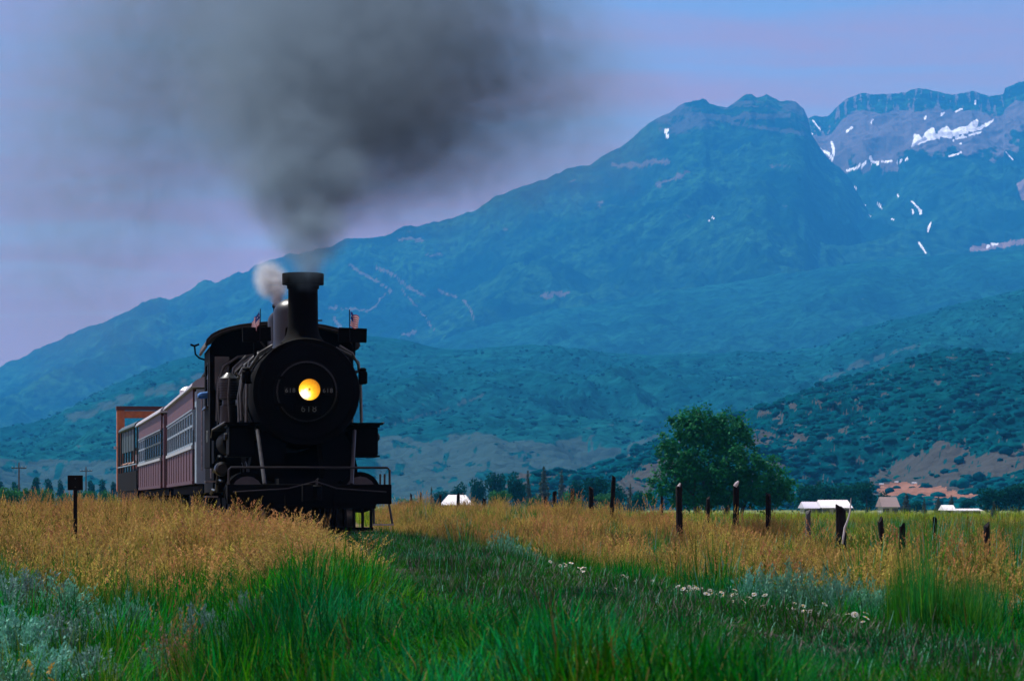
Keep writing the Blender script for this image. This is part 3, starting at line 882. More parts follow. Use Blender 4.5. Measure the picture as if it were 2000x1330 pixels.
def scrub(T, n, name, rmin, rmax, seed, keep):
    r = np.random.default_rng(seed)
    px, py = T['px'], T['py']
    ok = keep(px, py, T) & (T['V'] < 0.99)
    ok &= r.random(px.shape) < np.clip(0.12 + 1.0 * sstep(-0.15, 0.3, fbm(px / 34, py / 15, 4, seed + 60)), 0, 1)
    ii = np.flatnonzero(ok.ravel())
    # even out by ground area seen across the slope
    pick = r.choice(ii, n)
    P3 = np.stack([T['X'].ravel()[pick], T['Y'].ravel()[pick], T['Z'].ravel()[pick]], -1)
    s = r.uniform(0, 1, n) ** 2.6 * (rmax - rmin) + rmin
    P3[:, 0] += r.uniform(-6, 6, n); P3[:, 1] += r.uniform(-4, 4, n)
    P3[:, 2] -= s * 0.15
    sc = np.stack([s * r.uniform(0.9, 1.5, n), s * r.uniform(0.8, 1.2, n), s * r.uniform(0.7, 1.1, n)], -1)
    return scatter(name, OAKS, P3, r.uniform(0, 6.28, n), sc, r.integers(0, len(OAKS), n))


OAKS = [proto(blob_mesh('oak_clump', M['oak'], k, sub=2), 'oak_clump') for k in range(4)]
scrub(E_, 11000, 'oak_scrub', 0.6, 3.6, 5, lambda px, py, T: (T['cov'][..., 0] < 0.35) & (T['cov'][..., 1] < 0.3) & (px > 1050) & (px < 2100))
scrub(E_, 160, 'juniper_scrub', 1.2, 3.0, 8, lambda px, py, T: (T['cov'][..., 0] > 0.5) & (px > 1050) & (px < 2100))
scrub(C_, 20000, 'oak_woodland', 0.8, 3.0, 6, lambda px, py, T: (T['cov'][..., 0] < 0.3) & (px > -80) & (px < 2080))

# ------------------------------------------------------------------ trees
def leaf_cloud(blobs, n, size, seed, shell=0.55, tufts=0, spreadr=0.4):
    """Leaf-sized faces spread through a set of ellipsoids (x, y, z, rx, ry, rz)."""
    r = np.random.default_rng(seed)
    b = np.asarray(blobs, float)
    w = (b[:, 3] * b[:, 4] * b[:, 5]) ** 0.67; w /= w.sum()
    k = r.choice(len(b), n, p=w)
    d = r.normal(size=(n, 3)); d /= np.linalg.norm(d, axis=1)[:, None]
    rad = np.where(r.random(n) < shell, r.uniform(0.78, 1.04, n), r.uniform(0.2, 1.0, n) ** 0.6)
    lump = 1 + 0.22 * np.sin(d[:, 0] * 5 + k) * np.cos(d[:, 1] * 6 + 2 * k) * np.cos(d[:, 2] * 5 - k)
    c = b[k, :3] + d * b[k, 3:] * (rad * lump)[:, None]
    if tufts:
        cen = c[:tufts].copy(); who = r.integers(0, tufts, n)
        c = cen[who] + np.abs(r.normal(size=(n, 1))) ** 0.5 * r.normal(size=(n, 3)) * spreadr * r.uniform(0.5, 1.3, tufts)[who][:, None]
        d = d[:tufts][who]
    # each leaf clump is a bent quad with a random set
    nrm = d * 0.5 + r.normal(size=(n, 3)) * 0.7 + np.array([0, 0, 0.35]); nrm /= np.linalg.norm(nrm, axis=1)[:, None]
    t = np.cross(nrm, r.normal(size=(n, 3))); t /= np.linalg.norm(t, axis=1)[:, None]
    u = np.cross(nrm, t)
    s = size * r.uniform(0.5, 1.3, n)[:, None]
    a = 0.55
    V = np.stack([c - t * s, c - u * s * a, c + t * s, c + u * s * a], 1).reshape(-1, 3)
    Q = np.arange(4 * n).reshape(-1, 4)
    return V, Q


def trunk_mb(h, r0, limbs, seed):
    rr = random.Random(seed)
    mb = MB()
    pts = [(0, 0, -0.3)]
    x = y = 0
    for i in range(1, 6):
        x += rr.uniform(-0.02, 0.02) * h; y += rr.uniform(-0.02, 0.02) * h
        pts.append((x, y, h * i / 5))
    mb.tube(pts, [r0 * (1 - 0.14 * i) for i in range(6)], 8)
    for (ex, ey, ez) in limbs:
        k = rr.uniform(0.45, 0.95)
        bx, by, bz = x * k, y * k, h * k
        mb.tube([(bx, by, bz), ((bx + ex) / 2 + rr.uniform(-.05, .05) * h, (by + ey) / 2, (bz + ez) / 2 + 0.06 * h), (ex, ey, ez)], [r0 * 0.5, r0 * 0.32, r0 * 0.1], 6)
    return mb


def round_tree_meshes(seed, leaf_mat, n=1500, kind='round'):
    r = random.Random(seed)
    bl = []
    if kind == 'round':
        for k in range(9):
            a = r.uniform(0, 6.28); q = r.uniform(0.1, 0.30)
            bl.append((math.cos(a) * q, math.sin(a) * q, r.uniform(0.30, 0.80), r.uniform(0.16, 0.26), r.uniform(0.16, 0.26), r.uniform(0.13, 0.22)))
        bl.append((0, 0, 0.34, 0.40, 0.40, 0.28))
    elif kind == 'poplar':
        for k in range(8):
            bl.append((r.uniform(-.05, .05), r.uniform(-.05, .05), 0.14 + k * 0.105, 0.20 - abs(k - 3) * 0.02, 0.20 - abs(k - 3) * 0.02, 0.12))
    else:  # conifer
        for k in range(9):
            q = 0.34 * (1 - k / 9.4)
            for j in range(3):
                a = r.uniform(0, 6.28)
                bl.append((math.cos(a) * q * 0.45, math.sin(a) * q * 0.45, 0.10 + k * 0.100, q * 0.66, q * 0.66, 0.055))
    V, Q = leaf_cloud(bl, n, 0.045 if kind != 'conifer' else 0.04, seed)
    cm = np_mesh('crown', V, Q, leaf_mat)
    tm = trunk_mb(0.55 if kind == 'round' else 0.9, 0.035 if kind == 'round' else 0.022, [(b[0] * 0.8, b[1] * 0.8, b[2]) for b in bl[:5]] if kind == 'round' else [], seed).mesh('trunk', M['bark'], True)
    return cm, tm


TREE_KINDS = {}
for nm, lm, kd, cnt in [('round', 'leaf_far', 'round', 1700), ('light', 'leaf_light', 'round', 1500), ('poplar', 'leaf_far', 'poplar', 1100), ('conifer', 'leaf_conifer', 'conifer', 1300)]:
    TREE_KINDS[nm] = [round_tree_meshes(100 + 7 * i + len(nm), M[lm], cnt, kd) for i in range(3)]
_tn = {}


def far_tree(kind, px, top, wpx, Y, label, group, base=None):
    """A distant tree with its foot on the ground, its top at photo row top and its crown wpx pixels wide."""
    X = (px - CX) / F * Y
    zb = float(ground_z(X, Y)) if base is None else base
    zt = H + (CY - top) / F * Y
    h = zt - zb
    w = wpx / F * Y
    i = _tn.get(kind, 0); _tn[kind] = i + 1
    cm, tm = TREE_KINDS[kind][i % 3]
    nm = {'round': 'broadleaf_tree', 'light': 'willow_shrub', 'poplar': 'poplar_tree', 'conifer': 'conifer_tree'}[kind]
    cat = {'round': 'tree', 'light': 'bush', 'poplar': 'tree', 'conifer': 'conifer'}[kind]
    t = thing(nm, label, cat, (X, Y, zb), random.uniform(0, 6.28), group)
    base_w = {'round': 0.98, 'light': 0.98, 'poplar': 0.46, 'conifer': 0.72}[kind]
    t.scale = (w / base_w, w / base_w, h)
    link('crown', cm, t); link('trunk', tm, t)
    return t


ORD = ['first', 'second', 'third', 'fourth', 'fifth', 'sixth', 'seventh', 'eighth', 'ninth', 'tenth', 'eleventh', 'twelfth', 'thirteenth', 'fourteenth', 'fifteenth', 'sixteenth']

mid_row = [('conifer', 843, 946, 14, 420), ('round', 862, 958, 44, 900), ('round', 891, 939, 46, 760), ('round', 935, 926, 44, 720), ('round', 968, 920, 46, 700), ('round', 1008, 919, 48, 680), ('conifer', 1031, 911, 22, 640),
           ('conifer', 1062, 907, 40, 620), ('conifer', 1097, 914, 28, 640), ('round', 1124, 929, 44, 680), ('round', 1163, 929, 62, 640), ('round', 1208, 937, 52, 620), ('conifer', 1231, 940, 22, 600), ('round', 1248, 952, 40, 560)]
cnt = {}
for k, px, top, w, Y in mid_row:
    c = cnt.get(k, 0); cnt[k] = c + 1
    if k == 'conifer':
        lab = ['small pointed conifer standing alone just right of the locomotive', 'slim pointed conifer in the tree row behind the fence posts', 'tallest conifer in the tree row behind the fence posts',
               'dark conifer just right of the tallest one in the row', 'small conifer between the tree row and the big willow'][c]
    else:
        lab = 'rounded dark green tree, %s from the locomotive along the distant tree row' % ORD[c]
    far_tree(k, px, top, w, Y, lab, 'trees in the row behind the fence posts')
for i, (px, top, w, Y) in enumerate([(975, 956, 54, 420), (1120, 957, 50, 400), (800, 969, 70, 700), (1185, 962, 50, 430), (1040, 964, 46, 440)]):
    far_tree('light', px, top, w, Y, ['light green bush below the dark trees, right of the white dome-like roof', 'light green bush behind the two short fence posts', 'low bush line touching the locomotive at the field edge',
             'light green bush just left of the big willow', 'low light green bush under the tallest conifer'][i], 'light bushes at the field edge')

for i, (px, top, w, Y) in enumerate([(1575, 944, 70, 620), (1612, 936, 74, 640), (1655, 935, 74, 660), (1692, 938, 62, 640), (1732, 957, 36, 520), (1942, 946, 84, 560), (1990, 942, 80, 560), (2040, 944, 90, 560), (1790, 975, 40, 700), (1890, 974, 44, 700)]):
    far_tree('round', px, top, w, Y, ['rounded tree touching the right edge of the big willow', 'broad dark tree above the left end of the white barn roof', 'tallest dark tree right above the white barn roof', 'dark tree just right of the white barn roof',
             'small dark tree left of the brown roofed house', 'broad tree left of the far right edge of the field', 'big rounded tree at the right edge of the field', 'rounded tree at the very edge behind the field', 'low tree below the red clay bank',
             'low tree between the clay bank and the big right-hand trees'][i], 'trees on the right below the near hill')
for i, (px, top, w, Y) in enumerate([(1770, 961, 26, 520), (1805, 969, 14, 520), (1833, 966, 22, 520), (1858, 965, 22, 540)]):
    far_tree('conifer', px, top, w, Y, ['wide pointed conifer right of the brown roofed house', 'thin pointed conifer, second right of the brown roofed house', 'pointed conifer, third right of the brown roofed house', 'pointed conifer, fourth right of the brown roofed house'][i], 'pointed trees below the red clay bank')
far_tree('conifer', 1941, 976, 24, 180, 'small dark sapling standing out in the right field', None)

for i, (px, top, w, Y) in enumerate([(70, 928, 24, 900), (95, 932, 22, 900), (118, 934, 18, 900), (152, 932, 20, 900), (178, 936, 20, 900), (200, 934, 20, 900), (222, 938, 18, 900), (245, 940, 22, 900), (30, 938, 26, 900), (0, 936, 26, 900)]):
    far_tree('poplar', px, top + 2, w, Y, ['upright blue green tree just right of the taller utility pole', 'upright tree, second right of the taller utility pole', 'upright tree behind the left side of the square sign', 'upright tree behind the right side of the square sign',
             'upright tree just right of the small utility pole', 'upright tree, second right of the small utility pole', 'upright tree just left of the orange car', 'upright tree hidden by the orange car', 'upright tree just left of the taller utility pole', 'upright tree at the far left edge of the valley'][i], 'upright trees in the row on the left')
for i, (px, top, w, Y) in enumerate([(18, 945, 66, 380), (62, 952, 60, 390), (88, 949, 52, 400), (128, 958, 50, 420), (175, 957, 60, 460), (215, 955, 50, 470), (-40, 944, 70, 380)]):
    far_tree('light', px, top, w, Y, ['light green rounded bush at the left edge behind the golden grass', 'light green bush, second from the left edge', 'light green bush left of the square sign', 'low green bush behind the square sign post', 'low green bush right of the square sign', 'low green bush beside the orange car', 'light green bush beyond the left edge'][i], 'light green bushes on the left')

# the big willow
WY = 270.0


def big_willow():
    def bl(px, py, rx, ry, dy=0.0, dep=0.9):
        x, y, z = P(px, py, WY + dy)
        return (x, y, z, rx / F * WY, rx / F * WY * dep, ry / F * WY)
    X0, _, _ = P(1395, 985, WY)
    zb = float(ground_z(X0, WY))
    blobs = [bl(1330, 858, 42, 44, 1), bl(1368, 835, 44, 34, 0), bl(1412, 848, 46, 36, 0.5), bl(1440, 872, 32, 36, 1), bl(1310, 890, 26, 32, 0), bl(1380, 880, 60, 46, 1.5), bl(1345, 822, 20, 20, 1), bl(1362, 812, 14, 12, 0), bl(1427, 830, 22, 18, 1), bl(1316, 836, 16, 20, 1),
             bl(1420, 915, 42, 32, -2), bl(1452, 902, 34, 26, -2.5), bl(1470, 935, 42, 34, -2), bl(1420, 948, 44, 30, -1), bl(1490, 925, 34, 34, -1.5), bl(1520, 945, 26, 30, 0), bl(1538, 965, 18, 22, 0), bl(1500, 965, 40, 22, -1),
             bl(1308, 925, 30, 24, -1), bl(1290, 950, 24, 26, -1), bl(1275, 968, 16, 18, 0), bl(1330, 950, 20, 26, 0), bl(1350, 930, 30, 30, 3), bl(1390, 970, 30, 16, 2), bl(1465, 975, 34, 14, 0), bl(1452, 855, 14, 16, 0), bl(1405, 822, 16, 12, 0),
             bl(1318, 970, 30, 20, -1.5), bl(1352, 968, 34, 22, -1.2), bl(1390, 966, 30, 22, -1.5), bl(1375, 930, 36, 26, -0.8), bl(1430, 972, 30, 16, -2), bl(1480, 972, 30, 16, -2), bl(1525, 975, 24, 14, -1), bl(1300, 862, 12, 16, 0), bl(1380, 812, 10, 10, 0), bl(1466, 868, 12, 12, 0), bl(1350, 900, 26, 20, -2), bl(1545, 950, 10, 12, 0)]
    t = thing('willow_tree', 'big dark green many-crowned tree standing alone behind the fence posts', 'tree', (X0, WY, zb))
    loc = [(b[0] - X0, b[1] - WY, b[2] - zb, *b[3:]) for b in blobs]
    V, Q = leaf_cloud(loc, 26000, 0.17, 77, 0.86, tufts=620, spreadr=0.34)
    # wispy outer sprays
    V2, Q2 = leaf_cloud([(b[0], b[1], b[2] + 0.1, b[3] * 1.16, b[4] * 1.16, b[5] * 1.18) for b in loc], 6000, 0.14, 78, 0.95, tufts=260, spreadr=0.22)
    V = np.concatenate([V, V2]); Q = np.concatenate([Q, Q2 + len(V) - len(V2)])
    link('crown', np_mesh('crown', V, Q, M['leaf']), t)
    mb = MB()
    for (bx, lean, hh, r0) in [(-1.4, -0.8, 3.6, 0.34), (-0.6, 0.4, 4.4, 0.40), (0.9, 1.2, 3.4, 0.30), (2.3, 1.0, 2.6, 0.22)]:
        mb.tube([(bx, 0.3, -0.4), (bx + lean * 0.3, 0.2, hh * 0.35), (bx + lean * 0.7, 0.3, hh * 0.7), (bx + lean, 0.5, hh)], [r0, r0 * 0.85, r0 * 0.6, r0 * 0.3], 9)
        for j in range(4):
            a = j * 1.7 + bx
            mb.tube([(bx + lean * 0.6, 0.25, hh * 0.6), (bx + lean * 0.7 + math.cos(a) * 1.0, 0.3 + math.sin(a) * 0.8, hh * 0.85), (bx + lean + math.cos(a) * 2.0, 0.4 + math.sin(a) * 1.4, hh * 1.2)], [r0 * 0.45, r0 * 0.3, 0.03], 6)
    mb.build('trunk', M['bark'], t, True)


big_willow()


# ------------------------------------------------------------------ far buildings and poles
def gable(name, label, cat, px0, px1, top, Y, wall_h, depth, roofm, wallm, along=True, windows=3, hip=0.03):
    x0 = (px0 - CX) / F * Y; x1 = (px1 - CX) / F * Y
    xc = (x0 + x1) / 2
    zb = float(ground_z(xc, Y)); zt = H + (CY - top) / F * Y
    wid = x1 - x0
    t = thing(name, label, cat, (xc, Y, zb))
    h = zt - zb; eave = max(0.8, h - wall_h)
    MB().box(-wid / 2 + 0.3, wid / 2 - 0.3, 0.3, depth - 0.3, -0.5, eave).build('wall', wallm, t)
    mb = MB()
    if along:   # ridge across the picture: a broad sheet of roof faces us
        mb.add([(-wid / 2, -0.3, eave - 0.05), (wid / 2, -0.3, eave - 0.05), (wid / 2 - wid * hip, depth / 2, h), (-wid / 2 + wid * hip, depth / 2, h), (-wid / 2, depth + 0.3, eave - 0.05), (wid / 2, depth + 0.3, eave - 0.05)],
               [(0, 1, 2, 3), (3, 2, 5, 4), (0, 3, 4), (1, 5, 2), (0, 4, 5, 1)])
    else:
        mb.add([(-wid / 2, -0.3, eave), (0, -0.3, h), (wid / 2, -0.3, eave), (-wid / 2, depth, eave), (0, depth, h), (wid / 2, depth, eave)], [(0, 1, 4, 3), (1, 2, 5, 4), (0, 2, 1), (3, 4, 5), (0, 3, 5, 2)])
    mb.build('roof', roofm, t)
    for k in range(windows):
        x = -wid / 2 + wid * (k + 0.5) / windows
        MB().box(x - 0.5, x + 0.5, 0.22, 0.30, eave * 0.35, eave * 0.8).build('window', M['glass'], t)
    return t


gable('barn', 'long white roofed barn right of the big tree', 'barn', 1604, 1666, 976, 430, 1.1, 12, M['roof_white'], M['wallpale'])
gable('shed', 'lower pale roofed shed joined to the left of the white barn', 'shed', 1570, 1601, 979.5, 432, 0.9, 9, M['roof_lilac'], M['wallpale'], windows=2)
gable('barn', 'white roofed building left of the distant tree row, near the locomotive', 'barn', 858, 924, 966, 420, 1.4, 12, M['roof_white'], M['wallpale'], hip=0.24)
gable('house', 'brown roofed house below the red clay bank', 'house', 1722, 1758, 970, 480, 1.6, 8, M['roof_brown'], M['wallpale'], windows=2)
gable('shed', 'small pale roofed shed left of the low white shed in the right field', 'shed', 1843, 1868, 986, 470, 0.8, 6, M['roof_white'], M['wallpale'], windows=1)
gable('shed', 'low white shed by the sapling in the right field', 'shed', 1874, 1920, 993, 400, 0.7, 7, M['roof_white'], M['wallpale'], windows=2)


def hill_house(px, py, wpx, label):
    d = (E_['px'] - px) ** 2 + (E_['py'] - py) ** 2
    d = np.where(E_['V'] < 0.95, d, 1e9)
    k = np.argmin(d)
    x, y, z = E_['X'].ravel()[k], E_['Y'].ravel()[k], E_['Z'].ravel()[k]
    w = wpx / F * y
    t = thing('house', label, 'house', (x, y, z), 0, 'small houses on the clay bank')
    MB().box(-w / 2, w / 2, 0, w * 0.7, -2, w * 0.16).build('wall', M['wallpale'], t)
    MB().add([(-w * .55, -0.4, w * 0.16), (w * .55, -0.4, w * 0.16), (w * .5, w * .35, w * .36), (-w * .5, w * .35, w * .36), (-w * .55, w * .8, w * 0.16), (w * .55, w * .8, w * 0.16)], [(0, 1, 2, 3), (3, 2, 5, 4), (0, 3, 4), (1, 5, 2), (0, 4, 5, 1)]).build('roof', M['roof_lilac'], t)


hill_house(1722, 947, 8, 'small pale roofed house at the left end of the clay bank')
hill_house(1752, 943, 8, 'small pale roofed house in the middle of the clay bank')
hill_house(1786, 944, 9, 'small pale roofed house right of the middle of the clay bank')


def utility_pole(px, top, Y, label, arm=2.4):
    X = (px - CX) / F * Y
    zb = float(ground_z(X, Y)); h = H + (CY - top) / F * Y - zb
    t = thing('utility_pole', label, 'utility pole', (X, Y, zb), R(12), 'utility poles on the left')
    MB().tube([(0, 0, -0.5), (0, 0, h)], [0.17, 0.11], 8).build('pole', M['pole'], t, True)
    MB().box(-arm / 2, arm / 2, -0.17, -0.11, h - 1.0, h - 0.82).build('crossarm', M['pole'], t)
    for x in (-arm * 0.45, -arm * 0.2, arm * 0.2, arm * 0.45):
        MB().lathe([(0.03, 0), (0.07, 0.04), (0.07, 0.16), (0.03, 0.2)], 6, 'z', (x, -0.14, h - 0.82)).build('insulator', M['bluegrey'], t)


utility_pole(37, 903, 480, 'taller utility pole at the far left behind the bushes')
utility_pole(168, 911, 600, 'smaller utility pole right of the square sign')

# ------------------------------------------------------------------ the line: rails sunk in earth and weeds
trk = thing('railway_track', 'railway track sunk in earth and weeds ahead of the locomotive', 'railway track', (0, 0, 0))
ysr = np.concatenate([np.arange(3, 60, 1.5), np.arange(60, 150, 3)])
for s in (-1, 1):
    mb = MB()
    prof = [(-0.035, 0), (0.035, 0), (0.035, -0.04), (0.012, -0.055), (0.012, -0.125), (0.065, -0.15), (-0.065, -0.15), (-0.012, -0.125), (-0.012, -0.055), (-0.035, -0.04)]
    vs = []; fs = []
    for y in ysr:
        x = float(track_x(y)) + s * 0.7525
        for (dx, dz) in prof: vs.append((x + dx, y, float(rail_z(y)) + dz))
    n = len(prof)
    for i in range(len(ysr) - 1):
        for k in range(n):
            fs.append((i * n + k, i * n + (k + 1) % n, (i + 1) * n + (k + 1) % n, (i + 1) * n + k))
    mb.add(vs, fs).build('rail', M['rail'], trk)


# ------------------------------------------------------------------ people
def person(name, label, joints, radii, edges, regions, loc, parent_rot=0.0, hairless=False, hat=None, group=None, head=(0, 0, 1.6), face=(0, -1)):
    """One continuous skinned body; regions(z, x, y) gives the material slot of a face."""
    me = bpy.data.meshes.new(name)
    me.from_pydata(joints, edges, [])
    tmp = bpy.data.objects.new(name + '_tmp', me); COL.objects.link(tmp)
    sk = tmp.modifiers.new('skin', 'SKIN')
    for i, r in enumerate(radii):
        me.skin_vertices[0].data[i].radius = (r, r)
    me.skin_vertices[0].data[0].use_root = True
    ss = tmp.modifiers.new('sub', 'SUBSURF'); ss.levels = 2; ss.render_levels = 2
    dg = bpy.context.evaluated_depsgraph_get()
    ev = tmp.evaluated_get(dg)
    bm_ = bpy.data.meshes.new_from_object(ev)
    bpy.data.objects.remove(tmp)
    bm_.materials.clear()
    for m in regions[0]: bm_.materials.append(m)
    for p in bm_.polygons:
        p.material_index = regions[1](p.center)
        p.use_smooth = True
    bm_.name = 'body'
    t = link('person', bm_)
    t.location = loc; t.rotation_euler = (0, 0, parent_rot)
    meta(t, label, 'person', group)
    hx, hy, hz_ = head
    fx, fy = face
    hm = MB()
    pr = [(0.112 * math.cos(a), 0.112 * math.sin(a)) for a in np.linspace(0.05, 1.55, 6)]
    hm.lathe([(0.105, -0.02)] + pr, 14, 'z', (hx - fx * 0.012, hy - fy * 0.012, hz_ + 0.02))
    hm.build('hair', M['hair'], t, True)
    f = MB()
    f.lathe([(0.012, 0), (0.018, 0.02), (0.008, 0.045)], 6, 'z', (hx + fx * 0.105, hy + fy * 0.105, hz_ - 0.03))
    for s in (-1, 1):
        f.lathe([(0.010, -0.008), (0.013, 0), (0.010, 0.008)], 6, 'z', (hx + fx * 0.092 - s * fy * 0.036, hy + fy * 0.092 + s * fx * 0.036, hz_ + 0.012), 1)
        f.lathe([(0.012, -0.03), (0.022, 0), (0.012, 0.03)], 6, 'z', (hx - s * fy * 0.10, hy + s * fx * 0.10, hz_ - 0.01))
    f.box(hx + fx * 0.095 - 0.025, hx + fx * 0.095 + 0.025, hy + fy * 0.095 - 0.025, hy + fy * 0.095 + 0.025, hz_ - 0.062, hz_ - 0.054, 2)
    f.build('face', [M['skin'], M['hair'], M['maroon_dark']], t, True)
    if hat:
        c = MB(); c.lathe([(0.125, 0.03), (0.128, 0.08), (0.12, 0.13), (0.06, 0.15)], 14, 'z', (hx, hy, hz_))
        c.add([(hx + fx * 0.10 - fy * 0.09, hy + fy * 0.10 + fx * 0.09, hz_ + 0.04), (hx + fx * 0.21 - fy * 0.05, hy + fy * 0.21 + fx * 0.05, hz_ + 0.03), (hx + fx * 0.21 + fy * 0.05, hy + fy * 0.21 - fx * 0.05, hz_ + 0.03), (hx + fx * 0.10 + fy * 0.09, hy + fy * 0.10 - fx * 0.09, hz_ + 0.04)], [(0, 1, 2, 3)])
        c.build('cap', hat, t, True)
    return t


def hand_edges(J, Rr, Ed, wrist, d, side):
    """Palm, four fingers and a thumb from a wrist joint; d the way the fingers point, side the thumb's side."""
    d = Vector(d).normalized(); s = Vector(side).normalized()
    w = Vector(J[wrist])
    pi = len(J); J.append(tuple(w + d * 0.06)); Rr.append(0.030); Ed.append((wrist, pi))
    for k, ln in enumerate((0.062, 0.075, 0.08, 0.068)):
        a = len(J); J.append(tuple(w + d * 0.095 + s * (0.027 - k * 0.018))); Rr.append(0.011); Ed.append((pi, a))
        J.append(tuple(w + d * (0.095 + ln * 0.75) + s * (0.029 - k * 0.019) + Vector((0, 0, -0.03)))); Rr.append(0.009); Ed.append((a, a + 1))
    a = len(J); J.append(tuple(w + d * 0.055 + s * 0.05)); Rr.append(0.012); Ed.append((pi, a))
    J.append(tuple(w + d * 0.09 + s * 0.065 + Vector((0, 0, -0.015)))); Rr.append(0.010); Ed.append((a, a + 1))


def standing_person(label, loc, rz, shirt, trousers, lean=0.0, arm_reach=0.35, group=None):
    J = [(0, 0, 0.95), (0, 0.0, 1.15), (0, -lean * 0.4, 1.36), (0, -lean * 0.7, 1.47), (0, -lean * 0.8, 1.55), (0, -lean * 0.9, 1.63), (0, -lean * 0.9, 1.72)]
    Rr = [0.145, 0.135, 0.15, 0.075, 0.058, 0.095, 0.078]
    Ed = [(0, 1), (1, 2), (2, 3), (3, 4), (4, 5), (5, 6)]
    for s in (-1, 1):
        b = len(J)
        J += [(s * 0.10, 0, 0.88), (s * 0.11, -0.02, 0.50), (s * 0.11, 0.02, 0.09), (s * 0.12, -0.14, 0.04)]
        Rr += [0.095, 0.068, 0.045, 0.04]
        Ed += [(0, b), (b, b + 1), (b + 1, b + 2), (b + 2, b + 3)]
        b = len(J)
        sh = (s * 0.19, -lean * 0.5, 1.40)
        J += [sh, (s * 0.26, -lean * 0.5 - 0.08, 1.14), (s * 0.20, -lean * 0.5 - arm_reach, 1.13)]
        Rr += [0.058, 0.045, 0.03]
        Ed += [(2, b), (b, b + 1), (b + 1, b + 2)]
        hand_edges(J, Rr, Ed, b + 2, (0, -1, -0.1), (-s, 0, 0.1))

    def reg(c):
        if c.z < 0.10: return 3
        if c.z < 0.96: return 2
        if c.z > 1.49: return 0
        if abs(c.x) > 0.15 and c.y < -lean * 0.5 - 0.17: return 0
        return 1
    return person('person', label, J, Rr, Ed, ([M['skin'], shirt, trousers, M['under']], reg), loc, rz, head=(0, -lean * 0.9, 1.66), group=group)


# ------------------------------------------------------------------ the locomotive  (x right in the picture, y back along the train, z up from the rails)
LY = 54.0
LROT = math.atan(0.142)
loco = thing('steam_locomotive', 'black steam locomotive with its yellow headlight lit, smoking at the head of the train', 'locomotive', (float(track_x(LY)), LY, RAIL_Z), LROT)
BZ, BR = 2.66, 1.0

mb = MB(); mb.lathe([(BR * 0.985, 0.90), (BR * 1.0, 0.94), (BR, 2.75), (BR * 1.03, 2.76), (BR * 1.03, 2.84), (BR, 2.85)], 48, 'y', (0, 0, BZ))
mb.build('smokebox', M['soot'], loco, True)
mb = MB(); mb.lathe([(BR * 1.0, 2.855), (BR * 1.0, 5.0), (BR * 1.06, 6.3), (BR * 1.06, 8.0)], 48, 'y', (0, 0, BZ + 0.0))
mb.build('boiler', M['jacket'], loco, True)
for y, r in ((3.6, 1.0), (4.4, 1.0), (5.15, 1.008), (6.4, 1.06), (7.2, 1.06)):
    MB().lathe([(BR * r + 0.004, y - 0.03), (BR * r + 0.016, y - 0.025), (BR * r + 0.016, y + 0.025), (BR * r + 0.004, y + 0.03)], 48, 'y', (0, 0, BZ)).build('boiler_band', M['oily'], loco, True)
mb = MB(); mb.lathe([(0.40, 0.72), (0.52, 0.76), (0.60, 0.80), (0.62, 0.845), (0.86, 0.86), (0.90, 0.90)], 40, 'y', (0, 0, BZ)); fr = mb.build('smokebox_front', M['soot'], loco, True)
mb = MB()
a = np.linspace(0, 2 * math.pi, 41)
mb.tube([(0.545 * math.cos(t), 0.755, BZ + 0.545 * math.sin(t)) for t in a], 0.018, 6)
mb.build('door_ring', M['oily'], loco, True)
for k in range(14):
    t = 2 * math.pi * (k + 0.5) / 14
    MB().lathe([(0.028, -0.03), (0.028, 0.0), (0.015, 0.03)], 6, 'y', (0.76 * math.cos(t), 0.84, BZ + 0.76 * math.sin(t))).build('door_bolt', M['soot'], fr)
MB().box(-0.62, -0.40, 0.70, 0.76, BZ + 0.22, BZ + 0.28).build('hinge', M['soot'], fr)
MB().box(-0.62, -0.40, 0.70, 0.76, BZ - 0.28, BZ - 0.22).build('hinge', M['soot'], fr)

# headlight
HZ = BZ + 0.02
hl = MB(); hl.lathe([(0.20, 0.72), (0.225, 0.70), (0.235, 0.40), (0.245, 0.38), (0.245, 0.35), (0.20, 0.35), (0.195, 0.36)], 32, 'y', (0.02, 0, HZ))
h_o = hl.build('headlight', M['soot'], loco, True)
h_o.data.polygons[-1].select = False
lens = MB(); lens.lathe([(0.196, 0.0), (0.17, 0.035), (0.13, 0.065), (0.08, 0.085), (0.03, 0.094), (0.004, 0.095)], 32, 'y', (0, 0, 0))
lo = lens.build('reflector', M['lamp'], h_o, True); lo.location = (0.02, 0.325, HZ)
bb = MB(); bb.lathe([(0.004, -0.02), (0.022, -0.01), (0.026, 0.012), (0.012, 0.035), (0.008, 0.06)], 10, 'y', (0.02, 0.335, HZ + 0.005)); bb.build('bulb', M['lamp'], h_o, True)
MB().box(-0.20, 0.24, 0.42, 0.72, HZ - 0.30, HZ - 0.235).build('headlight_bracket', M['soot'], loco)


def text_child(parent, body, size, loc, rx=90, m=None, name='lettering', rz=0):
    cu = bpy.data.curves.new('lettering', 'FONT'); cu.body = body; cu.size = size; cu.align_x = 'CENTER'; cu.align_y = 'CENTER'
    cu.extrude = 0.002; cu.space_character = 1.15; cu.resolution_u = 3
    cu.materials.append(m or M['letter'])
    tmp = bpy.data.objects.new(name, cu); COL.objects.link(tmp)
    me = bpy.data.meshes.new_from_object(tmp.evaluated_get(bpy.context.evaluated_depsgraph_get()))
    bpy.data.objects.remove(tmp)
    o = link(name, me)
    o.parent = parent; o.location = loc; o.rotation_euler = (R(rx), 0, R(rz))
    return o


